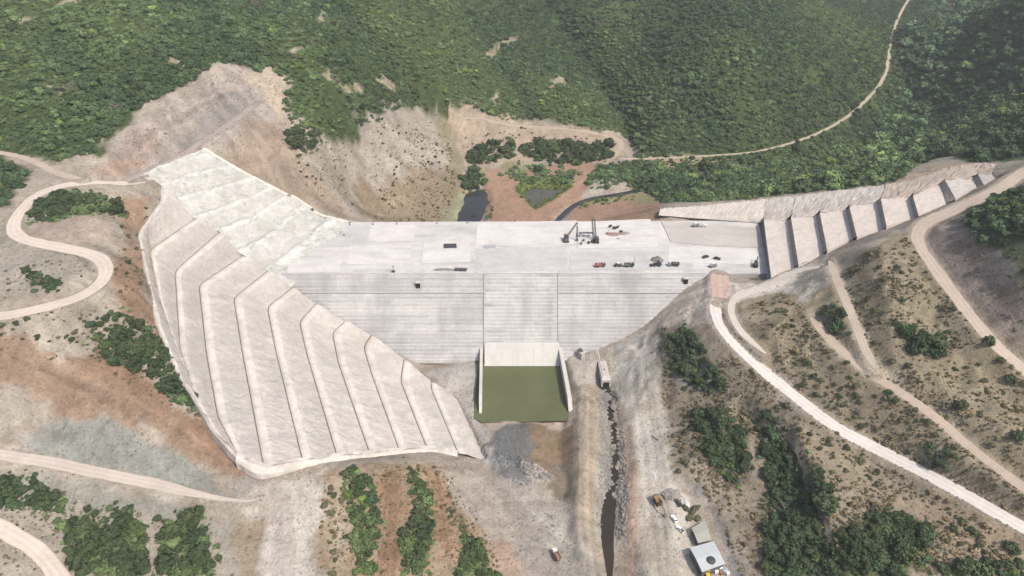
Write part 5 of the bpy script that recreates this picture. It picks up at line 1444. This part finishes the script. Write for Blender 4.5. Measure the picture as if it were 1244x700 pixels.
# ------------------------------------------------------------------ machines and site clutter
def on_deck(u, v, h=0.3): return P(u, v, ZD + h)
def heading(p, q): return math.atan2(q[1] - p[1], q[0] - p[0])
def wheel(parent, x, y, r, w=0.5):
    b = MB(); b.tube((x, y - w / 2, r), (x, y + w / 2, r), r, 10); t = b.build('wheel', M['tyre'], parent)
    b = MB(); b.tube((x, y - w / 2 - 0.03, r), (x, y + w / 2 + 0.03, r), r * 0.5, 8); b.build('rim', M['grey_paint'], t)
def dump_truck(name, p, rz, label, paint_, load=None, L=8.0, bed='rust', cat='truck', group=None):
    o = empty(name, p, rz); o.scale = (0.86,) * 3; tag(o, label, cat, group)
    b = MB(); b.box((0, 0, 1.0), (L, 1.2, 0.5)); b.build('chassis', M['dark_steel'], o)
    b = MB(); b.box((L / 2 - 1.0, 0, 2.1), (2.0, 2.4, 2.0), taper=0.9); c = b.build('cab', M[paint_], o)
    b = MB(); b.box((L / 2 + 0.0, 0, 2.45), (0.12, 2.0, 0.8)); b.build('windscreen', M['glass'], c)
    for y in (-1.17, 1.17):
        b = MB(); b.box((L / 2 - 0.9, y, 2.45), (1.0, 0.08, 0.7)); b.build('side_window', M['glass'], c)
    b = MB(); lb = L - 2.6; x0 = -L / 2 + lb / 2
    b.box((x0, 0, 1.5), (lb, 2.5, 0.2)); b.box((x0, 1.2, 2.2), (lb, 0.12, 1.4)); b.box((x0, -1.2, 2.2), (lb, 0.12, 1.4)); b.box((x0 + lb / 2 - 0.06, 0, 2.4), (0.12, 2.28, 1.7)); b.box((x0 - lb / 2 + 0.06, 0, 2.1), (0.12, 2.28, 1.1))
    t = b.build('bed', M[bed], o)
    if load:
        b = MB(); b.box((x0, 0, 2.0), (lb - 0.4, 2.2, 1.2), taper=0.6); b.build('load', M[load], o)
    for x in (L / 2 - 1.2, -L / 2 + 2.4, -L / 2 + 1.1):
        for y in (-1.05, 1.05): wheel(o, x, y, 0.55)
    return o
def car(name, p, rz, label, paint_, cat='car', pick=False):
    o = empty(name, p, rz); tag(o, label, cat)
    b = MB(); b.box((0, 0, 0.75), (4.6, 1.85, 0.7), taper=0.96); b.build('body', M[paint_], o)
    b = MB(); b.box((0.2 if pick else -0.3, 0, 1.35), (1.7 if pick else 2.6, 1.7, 0.6), taper=0.8); c = b.build('cabin', M['glass'], o)
    b = MB(); b.box((0.2 if pick else -0.3, 0, 1.68), (1.3 if pick else 2.0, 1.34, 0.06)); b.build('roof', M[paint_], c)
    if pick:
        b = MB(); b.box((-1.5, 0, 1.12), (1.4, 1.5, 0.05)); b.build('load_bed', M['dark_steel'], o)
    for x in (-1.4, 1.4):
        for y in (-0.85, 0.85): wheel(o, x, y, 0.36, 0.25)
    return o
def loader(name, p, rz, label, paint_, cat='wheel loader'):
    o = empty(name, p, rz); tag(o, label, cat)
    b = MB(); b.box((-1.4, 0, 1.7), (3.0, 2.0, 1.3), taper=0.9); b.box((0.9, 0, 1.4), (2.0, 1.4, 0.9)); b.build('body', M[paint_], o)
    b = MB(); b.box((-0.3, 0, 2.9), (1.5, 1.6, 1.5), taper=0.9); c = b.build('cab', M['glass'], o)
    b = MB(); b.box((-0.3, 0, 3.7), (1.7, 1.8, 0.15)); b.build('roof', M[paint_], c)
    for y in (-0.5, 0.5):
        b = MB(); b.tube((1.4, y, 1.9), (3.6, y, 0.9), 0.16); b.build('arm', M[paint_], o)
    b = MB(); b.side([(3.4, 0.2), (4.7, 0.25), (4.7, 0.4), (3.7, 0.5), (3.6, 1.4), (3.4, 1.4)], -1.4, 1.4); b.build('bucket', M['dark_steel'], o)
    for x in (-1.7, 1.5):
        for y in (-1.05, 1.05): wheel(o, x, y, 0.8, 0.6)
    return o
def roller(name, p, rz, label, paint_):
    o = empty(name, p, rz); tag(o, label, 'road roller')
    b = MB(); b.tube((1.7, -1.05, 0.8), (1.7, 1.05, 0.8), 0.8, 16); b.build('drum', M['steel'], o)
    b = MB(); b.box((1.7, 1.25, 0.9), (2.0, 0.2, 0.4)); b.box((1.7, -1.25, 0.9), (2.0, 0.2, 0.4)); b.box((0.6, 0, 0.95), (0.3, 2.7, 0.4)); b.build('drum_frame', M[paint_], o)
    b = MB(); b.box((-1.2, 0, 1.35), (2.6, 1.7, 1.1), taper=0.9); b.build('body', M[paint_], o)
    b = MB(); b.box((-0.2, 0, 2.8), (1.4, 1.6, 0.12))
    for x in (-0.8, 0.4):
        for y in (-0.7, 0.7): b.box((x, y, 2.2), (0.1, 0.1, 1.2))
    b.build('canopy', M['white_paint'], o)
    for y in (-0.9, 0.9): wheel(o, -1.4, y, 0.75, 0.5)
    return o
def track(o, y, L=4.4):
    b = MB(); b.side([(-L / 2, 0.45), (-L / 2 + 0.35, 0.05), (L / 2 - 0.35, 0.05), (L / 2, 0.45), (L / 2 - 0.3, 0.95), (-L / 2 + 0.3, 0.95)], y - 0.32, y + 0.32); b.build('track', M['tyre'], o)
def excavator(name, p, rz, label, paint_, reach=1.0, up=0.6, sc=1.0):
    o = empty(name, p, rz); tag(o, label, 'excavator'); o.scale = (sc,) * 3
    for y in (-1.15, 1.15): track(o, y)
    b = MB(); b.box((0, 0, 0.9), (2.2, 1.8, 0.5)); b.tube((0, 0, 1.1), (0, 0, 1.35), 0.8, 12); b.build('turntable', M['dark_steel'], o)
    b = MB(); b.box((-0.7, 0, 1.95), (3.4, 2.6, 1.2), taper=0.95); b.build('body', M[paint_], o)
    b = MB(); b.box((-2.5, 0, 1.85), (0.9, 2.5, 1.1)); b.build('counterweight', M['dark_steel'], o)
    b = MB(); b.box((0.8, 0.75, 2.3), (1.5, 1.0, 1.9), taper=0.9); c = b.build('cab', M['glass'], o)
    b = MB(); b.box((0.8, 0.75, 3.28), (1.5, 1.0, 0.1)); b.build('cab_roof', M[paint_], c)
    e = (2.8 * reach + 0.6, -0.35, 1.7 + 3.2 * up); t = (5.6 * reach + 0.6, -0.35, 1.9 + 2.2 * up); k = (7.2 * reach, -0.35, 0.4)
    b = MB(); b.tube((0.6, -0.35, 1.6), e, 0.34, 6, 0.30); b.tube(e, t, 0.30, 6, 0.24); b.build('boom', M[paint_], o)
    b = MB(); b.tube((t[0] - 0.3, t[1], t[2] + 0.3), k, 0.24, 6, 0.18); st = b.build('stick', M[paint_], o)
    b = MB(); b.side([(k[0] - 0.2, 0.7), (k[0] + 0.6, 0.3), (k[0] + 0.4, -0.3), (k[0] - 0.5, -0.35), (k[0] - 0.9, 0.1)], -0.95, 0.25); b.build('bucket', M['dark_steel'], o)
    return o
def lattice(a, b_, w, mat, name, parent):
    a = Vector(a); b_ = Vector(b_); q = (b_ - a).to_track_quat('Z', 'Y'); n = max(4, int((b_ - a).length / (w * 1.3)))
    c = [q @ Vector((x * w / 2, y * w / 2, 0)) for x, y in ((-1, -1), (1, -1), (1, 1), (-1, 1))]
    m = MB()
    for k in range(4): m.tube(a + c[k], b_ + c[k] * 0.6, 0.14, 4)
    for i in range(n):
        t0, t1 = i / n, (i + 1) / n
        for k in range(4):
            p0 = a.lerp(b_, t0) + c[k] * (1 - 0.4 * t0); p1 = a.lerp(b_, t1) + c[(k + 1) % 4] * (1 - 0.4 * t1)
            m.tube(p0, p1, 0.08, 4)
    return m.build(name, mat, parent)
# crawler crane and drilling rig at the upstream edge of the deck
p = on_deck(688, 293); o = empty('crawler_crane', p, 0); tag(o, 'dark crawler crane with a short slanting boom at the upstream deck edge', 'crane')
for x in (-1.3, 1.3):
    b = MB(); b.box((x, 0, 0.6), (0.8, 5.2, 1.2)); b.build('track', M['tyre'], o)
b = MB(); b.box((0, 0, 2.6), (2.8, 4.6, 2.6)); b.build('body', M['dark_steel'], o)
b = MB(); b.box((0, -2.6, 2.4), (2.9, 0.9, 1.8)); b.build('counterweight', M['steel'], o)
b = MB(); b.box((-1.1, 2.2, 3.2), (1.2, 1.6, 2.2)); b.build('cab', M['ochre'], o)
lattice((0.6, 2.2, 2.4), (7.2, 4.8, 12.0), 1.1, M['dark_steel'], 'boom', o)
b = MB(); b.tube((0, -1.5, 3.9), (7.0, 4.7, 11.8), 0.05, 4); b.build('cable', M['black'], o)
b = MB(); b.tube((7.2, 4.8, 12.0), (7.2, 4.8, 2.5), 0.05, 4); b.box((7.2, 4.8, 2.2), (0.6, 0.6, 0.9)); b.build('hook_line', M['black'], o)
p = on_deck(701, 292); o = empty('lattice_mast', p, 0); tag(o, 'thin dark lattice mast standing beside the crawler crane', 'mast')
b = MB(); b.box((0, 0, 0.3), (2.0, 2.0, 0.6)); b.build('footing', M['steel'], o)
lattice((0, 0, 0.6), (-0.6, 0, 11.5), 0.7, M['dark_steel'], 'shaft', o)
p = on_deck(724, 294); o = empty('drilling_rig', p, 0); tag(o, 'tall dark drilling rig with a leaning twin mast on the deck', 'drilling rig')
for x in (-1.4, 1.4):
    b = MB(); b.box((x, 0, 0.6), (0.8, 5.4, 1.2)); b.build('track', M['tyre'], o)
b = MB(); b.box((0.2, -0.4, 2.4), (3.0, 4.4, 2.4)); b.build('body', M['dark_steel'], o)
b = MB(); b.box((1.3, 1.2, 3.0), (1.2, 1.8, 2.2)); b.build('cab', M['grey_paint'], o)
for x in (-1.5, 0.1): lattice((x, 2.6, 1.0), (x - 1.8, 4.5, 16.0), 0.9, M['dark_steel'], 'mast', o)
b = MB(); b.box((-2.5, 4.4, 15.9), (2.6, 0.8, 0.6)); b.build('crown_block', M['steel'], o)
p = on_deck(712, 289); o = empty('conveyor_frame', p, 0); tag(o, 'low dark steel frame with legs spanning between crane and drilling rig', 'conveyor')
b = MB(); b.box((0, 1.2, 3.4), (10.0, 1.4, 0.6)); b.build('beam', M['steel'], o)
for x in (-4.6, -1.5, 1.5, 4.6):
    b = MB(); b.tube((x, 0.6, 0), (x, 1.2, 3.2), 0.18, 5); b.build('leg', M['dark_steel'], o)
for i, (u, v, c) in enumerate(((709, 293, 'steel'), (715, 296, 'dark_steel'), (719, 295, 'dark_steel'), (706, 297, 'steel'))):
    q = on_deck(u, v); b = MB(); b.tube((0, 0, 0), (0, 0, 1.6), 0.8, 10); b.tube((0, 0, 1.6), (0, 0, 1.75), 0.5, 10)
    tag(b.build('drum', M[c]), '%s drum standing under the frame, %s' % ('grey' if c == 'steel' else 'black', ('nearest the mast', 'in the middle', 'beside the rig', 'on the open deck')[i]), 'drum').location = q
# form panels and debris right of the rig
for i, (u, v, rz) in enumerate(((741, 277, 0.3), (746, 279, -0.2), (750, 278, 0.5), (738, 284, 1.2), (754, 283, 0.1))):
    q = on_deck(u, v); o = empty('formwork_panel', q, rz); tag(o, 'tilted grey formwork panel in the heap beside the rig, %s' % ('leftmost upright', 'middle upright', 'rightmost upright', 'low left one', 'low right one')[i], 'formwork')
    b = MB(); b.box((0, 0, 1.5), (2.6, 0.2, 3.0 if i < 3 else 1.6), rx=0.35); pn = b.build('panel', M['steel'], o)
    for x in (-0.9, 0, 0.9):
        b = MB(); b.box((x, -0.25, 1.5), (0.15, 0.2, 2.8 if i < 3 else 1.4), rx=0.35); b.build('rib', M['dark_steel'], o)
def heap(name, p, rx, ry, h, mat, label, cat, seed, n=26):
    r = np.random.default_rng(seed); A = np.linspace(0, 2 * math.pi, n, endpoint=False); V = []; Fs = []
    rings = 6
    for k in range(rings):
        q = 1 - k / rings
        for a in A:
            w = 1 + 0.18 * r.normal() * (0.4 + 0.6 * q)
            V.append((rx * q * w * math.cos(a), ry * q * w * math.sin(a), h * (1 - q ** 1.3) * (1 + 0.12 * r.normal()) - (0.3 if k == 0 else 0)))
    V.append((0, 0, h))
    for k in range(rings - 1):
        for i in range(n): Fs.append((k * n + i, k * n + (i + 1) % n, (k + 1) * n + (i + 1) % n, (k + 1) * n + i))
    for i in range(n): Fs.append(((rings - 1) * n + i, (rings - 1) * n + (i + 1) % n, rings * n))
    b = MB(); b.add(V, Fs); o = b.build(name, M[mat]); o.location = p
    return tag(o, label, cat)
heap('rubble_heap', on_deck(745, 285, 0.2), 6.5, 3.0, 1.3, 'rust_rubble', 'flat pinkish heap of rubble around the formwork panels', 'rubble', 1)
heap('rubble_heap', on_deck(758, 284, 0.2), 4.5, 2.6, 1.4, 'rock', 'grey rubble heap at the right end of the formwork', 'rubble', 2)
heap('gravel_heap', on_deck(798.5, 316), 4.0, 3.6, 2.8, 'dark_gravel', 'dark grey gravel heap behind the parked loader on the deck', 'gravel heap', 3)
heap('sand_heap', P(832, 612, 5.2), 2.6, 3.2, 1.2, 'pale_slab', 'pale sand heap at the edge of the bush patch by the yard', 'sand heap', 4)
heap('gravel_heap', P(816, 601, 5.2), 5.0, 4.2, 1.0, 'rock', 'low grey gravel heap right of the yellow excavator', 'gravel heap', 5)
heap('rubble_heap', on_deck(538, 327.5, 0.2), 7.0, 1.6, 0.6, 'rock', 'thin strip of grey rubble at the downstream deck edge', 'rubble', 6)
heap('rubble_heap', on_deck(751, 290.5, 0.2), 1.9, 0.8, 0.7, 'rock', 'tiny rubble heap in front of the formwork panels', 'rubble', 7)
# vehicles on the deck
dump_truck('dump_truck', on_deck(729, 324), math.pi * 0.03, 'red dump truck parked on the deck left of the other machines', 'steel', 'rust_rubble', 8.0, 'red')
roller('road_roller', on_deck(751, 323.5), 0.05, 'small dark roller standing between the red truck and the grey truck', 'dark_steel')
dump_truck('dump_truck', on_deck(764, 324), 0.0, 'grey dump truck with a tall antenna parked right of the roller', 'dark_steel', None, 7.5, 'steel')
q = on_deck(770, 323); b = MB(); b.tube((0, 0, 0), (0, 0, 7.0), 0.12, 5); mst = b.build('light_pole', M['dark_steel']); mst.location = q; tag(mst, 'thin pole standing just right of the grey dump truck', 'pole')
loader('wheel_loader', on_deck(798, 323), math.pi, 'dark wheel loader parked in front of the gravel heap', 'dark_steel')
dump_truck('dump_truck', on_deck(818, 323), math.pi, 'dark dump truck with rounded load, rightmost of the crest machines', 'grey_paint', 'dark_gravel', 8.5, 'dark_steel')
car('car', on_deck(857, 313), 0.4, 'dark car on the pale deck slab, left one of two', 'dark_steel')
car('car', on_deck(871, 315), -0.3, 'dark car on the pale deck slab, right one of two', 'dark_steel')
roller('road_roller', on_deck(866, 324), 0.3, 'pale roller on the deck just above the red ramp', 'grey_paint')
roller('road_roller', on_deck(845, 275, 0.8), 0.1, 'grey roller working on the brown slab at its upper edge', 'grey_paint')
car('van', on_deck(855, 275, 0.8), 0.05, 'white van on the brown slab next to the grey roller', 'white_paint', 'van')
excavator('excavator', on_deck(918, 323, 0.3), 1.25, 'dark excavator at the foot of the first terrace riser', 'dark_steel', 0.8, 1.0, 1.05)
# light tower, pipe rack, timber, barrel on the left deck
p = on_deck(478, 331); o = empty('light_tower', p); tag(o, 'small mobile light tower alone on the left half of the deck', 'light tower')
b = MB(); b.box((0, 0, 0.7), (2.2, 1.4, 0.9)); b.build('trailer', M['dark_steel'], o)
b = MB(); b.tube((0, 0, 1.1), (0.2, 0, 4.6), 0.14, 5); b.build('mast', M['dark_steel'], o)
b = MB(); b.box((0.2, 0, 4.7), (1.3, 0.4, 0.5)); b.build('lamp_head', M['steel'], o)
p = on_deck(560, 328.5); o = empty('pipe_rack', p, -0.08); tag(o, 'dark rack of pipes lying at the downstream deck edge', 'pipe rack')
for x in (-3, 0, 3):
    b = MB(); b.box((x, 0, 0.5), (0.3, 2.4, 1.0)); b.build('trestle', M['dark_steel'], o)
for i in range(6):
    b = MB(); b.tube((-4.2, -0.95 + 0.38 * i, 1.2 + 0.05 * (i % 2)), (4.2, -0.95 + 0.38 * i, 1.2), 0.2, 6); b.build('pipe', M['steel' if i % 2 else 'dark_steel'], o)
q = on_deck(404, 285); b = MB(); b.box((0, 0, 0.4), (6.5, 0.8, 0.8), taper=0.9); o = b.build('timber_stack', M['dark_steel']); o.location = q; tag(o, 'dark long timber baulk lying near the left end of the deck', 'timber')
q = on_deck(418, 286); b = MB(); b.tube((0, 0, 0), (0, 0, 1.1), 0.5, 10); b.tube((0, 0, 1.1), (0, 0, 1.2), 0.4, 10); o = b.build('barrel', M['rust']); o.location = q; tag(o, 'rusty orange barrel near the left end of the deck', 'barrel')
# small stakes along the upstream edge of the deck
for i, u in enumerate((425, 453, 482, 531, 568, 625, 666, 720, 746, 775)):
    q = P(u, np.interp(u, [420, 560, 690, 800], [273.5, 271, 267.5, 264.5]), ZD)
    b = MB(); b.box((0, 0, 0.8), (0.5, 0.5, 1.7), taper=0.8); b.box((0, 0, 0.1), (1.1, 1.1, 0.3)); o = b.build('edge_post', M['steel']); o.location = q
    tag(o, 'short grey post on the upstream deck edge', 'post', 'posts along the upstream deck edge')
# barrier where the deck meets the path
p = on_deck(922, 340); o = empty('barrier', p, 0.0); tag(o, 'dark railing barrier at the right end of the deck below the first terrace', 'barrier')
for i in range(8):
    b = MB(); b.box((-5.6 + 1.6 * i, 0, 0.8), (0.35, 0.35, 1.6)); b.build('post', M['dark_steel'], o)
for z in (0.6, 1.3):
    b = MB(); b.box((0, 0.22, z), (11.6, 0.14, 0.25)); b.build('rail', M['steel'], o)
# yard at the bottom: excavator, truck, cars, sheds
excavator('excavator', P(799, 611, 4.4), -1.25, 'brown excavator on the pale yard reaching towards the stream bank', 'ochre', 1.0, 0.5, 1.15)
dump_truck('dump_truck', P(676, 676, 1.2), 1.95, 'rusty dump truck crossing the valley floor left of the stream', 'white_paint', 'rust_rubble', 7.0, 'rust')
def gz(u, v): q = hit(u, v); return q
car('car', gz(824, 612), 1.9, 'dark car beside the pale sand heap', 'dark_steel')
car('car', gz(819, 632), 1.9, 'white car left of the olive bushes by the yard', 'white_paint')
car('pickup', gz(826, 644), 2.2, 'white pickup between the bushes and the small shed', 'white_paint', 'pickup', True)
def shed(name, c4, z0, h, roofm, label, over=0.5):
    """four roof corners as seen on the ground plan, low-pitched roof"""
    Pp = [P(u, v, z0 + h)[:2] for u, v in c4]
    c = np.mean(Pp, 0); o = empty(name, (c[0], c[1], z0)); tag(o, label, 'shed')
    Q = [p - c for p in Pp]
    ar = sum(Q[i][0] * Q[(i + 1) % 4][1] - Q[(i + 1) % 4][0] * Q[i][1] for i in range(4))
    if ar < 0: Q = Q[::-1]
    inn = [q * 0.93 for q in Q]
    for i in range(4):
        a, b2 = inn[i], inn[(i + 1) % 4]; d = b2 - a; L = np.linalg.norm(d); d = d / L; nrm = np.array([d[1], -d[0]])
        b = MB(); b.prism([tuple(a), tuple(b2), tuple(b2 - nrm * 0.18 - d * 0.2), tuple(a - nrm * 0.18 + d * 0.2)], -1.0, h - 0.2); b.build('wall', M['wall_dark'], o)
    # roof: sheets side by side, each slightly proud of the next
    n = 6; ridge = 0.5
    for i in range(n):
        t0, t1 = i / n, (i + 1) / n
        a0, a1 = lerp(Q[0], Q[1], t0), lerp(Q[0], Q[1], t1); b0, b1 = lerp(Q[3], Q[2], t0), lerp(Q[3], Q[2], t1)
        m0, m1 = (a0 + b0) / 2, (a1 + b1) / 2; e = 0.02 * (i % 2)
        b = MB()
        V = [(*a0, h + e), (*a1, h + e), (*m1, h + ridge + e), (*m0, h + ridge + e), (*b1, h + e), (*b0, h + e)]
        V += [(x, y, z - 0.15) for x, y, z in V]
        b.add(V, [(0, 1, 2, 3), (3, 2, 4, 5), (9, 8, 7, 6), (11, 10, 8, 9), (0, 6, 7, 1), (5, 4, 10, 11), (0, 3, 9, 6), (3, 5, 11, 9), (1, 7, 8, 2), (2, 8, 10, 4)])
        b.build('roof_sheet', M[roofm], o)
    return o, Q
sh, Q = shed('site_shed', [(838, 665.5), (867, 657.5), (881, 685), (853, 695)], 5.2, 5.2, 'roof_sheet', 'large site shed with pale blue grey metal roof at the bottom edge')
sa, Q = shed('site_shed', [(840, 641.5), (856, 632.5), (864.5, 656), (848, 660)], 5.2, 3.6, 'roof_old', 'small annex shed with dull grey roof behind the large shed')
# tanks and plant beside the shed
for i, (u, v, r_, h_, mt, lab) in enumerate(((863, 684, 2.0, 3.6, 'dark_steel', 'dark round water tank against the shed roof edge'), (871, 681, 1.0, 2.4, 'white_paint', 'white round tank right of the shed, upper one'), (875, 688, 1.2, 2.2, 'white_paint', 'white round tank right of the shed, lower one'), (881, 692, 1.4, 2.0, 'grey_paint', 'grey round tank rightmost beside the shed'))):
    q = P(u, v, 5.2 + h_); q[2] = 5.2 if i else 9.6
    if i == 0: h_ = 1.6
    o = empty('water_tank', q); tag(o, lab, 'tank')
    b = MB(); b.tube((0, 0, 0), (0, 0, h_), r_, 14); b.build('shell', M[mt], o)
    b = MB(); b.tube((0, 0, h_), (0, 0, h_ + 0.3), r_ * 0.96, 14, r_ * 0.3); b.build('lid', M[mt], o)
loader('wheel_loader', P(858, 697, 5.2), 1.6, 'yellow wheel loader in front of the large shed', 'yellow')
car('car', P(850, 698, 5.2), 1.2, 'dark car at the lower left corner of the large shed', 'dark_steel')
for i, (u, v) in enumerate(((870, 696), (876, 697), (884, 698))):
    q = P(u, v, 5.2); b = MB(); b.box((0, 0, 0.7), (1.6, 1.2, 1.4), rz=i * 0.7, taper=0.96); b.box((0, 0, 1.48), (1.7, 1.3, 0.12), rz=i * 0.7); o = b.build('storage_box', M['white_paint' if i != 1 else 'rust']); o.location = q
    tag(o, ('white crate next to the yellow loader', 'rusty crate between two white crates', 'white crate at the far right of the shed yard')[i], 'crate')
# pipe across the stream bank, and a log on the far edge of the haul way
q0 = hit(739, 478) + np.array([0, 0, 0.6]); q1 = hit(752, 486) + np.array([0, 0, 0.6])
b = MB(); b.tube((0, 0, 0), tuple(q1 - q0), 0.3, 8); b.tube(tuple((q1 - q0) * 0.48), tuple((q1 - q0) * 0.52), 0.4, 8); o = b.build('pipe', M['dark_steel']); o.location = q0; tag(o, 'dark pipe lying across the rocky stream bank', 'pipe')
q0 = hit(792, 530) + np.array([0, 0, 0.4]); q1 = hit(800, 536) + np.array([0, 0, 0.4])
b = MB(); b.tube((0, 0, 0), tuple(q1 - q0), 0.3, 7, 0.18); b.tube(tuple((q1 - q0) * 0.6), tuple((q1 - q0) * 0.6 + np.array([1.2, -0.8, 0.6])), 0.14, 6, 0.05); o = b.build('log', M['timber']); o.location = q0; tag(o, 'brown log lying at the edge of the pale works yard', 'log')

# ------------------------------------------------------------------ haze
b = MB(); b.box((0, 1150, 0), (3300, 3300, 1))
zt = max(float(ZZ.max()), ZC) + 40; zb = float(ZZ.min()) - 3
b = MB(); b.box((0, 1160, (zt + zb) / 2), (3240, 3180, zt - zb))
hm = bpy.data.materials.new('haze'); hm.use_nodes = True; t = hm.node_tree; t.nodes.clear()
ou = t.nodes.new('ShaderNodeOutputMaterial'); pv = t.nodes.new('ShaderNodeVolumePrincipled')
pv.inputs['Color'].default_value = (0.97, 0.975, 0.98, 1); pv.inputs['Density'].default_value = 0.00014; pv.inputs['Anisotropy'].default_value = 0.3
t.links.new(pv.outputs[0], ou.inputs['Volume'])
tag(b.build('haze', hm), 'thin summer haze over the valley', None, None, 'stuff')
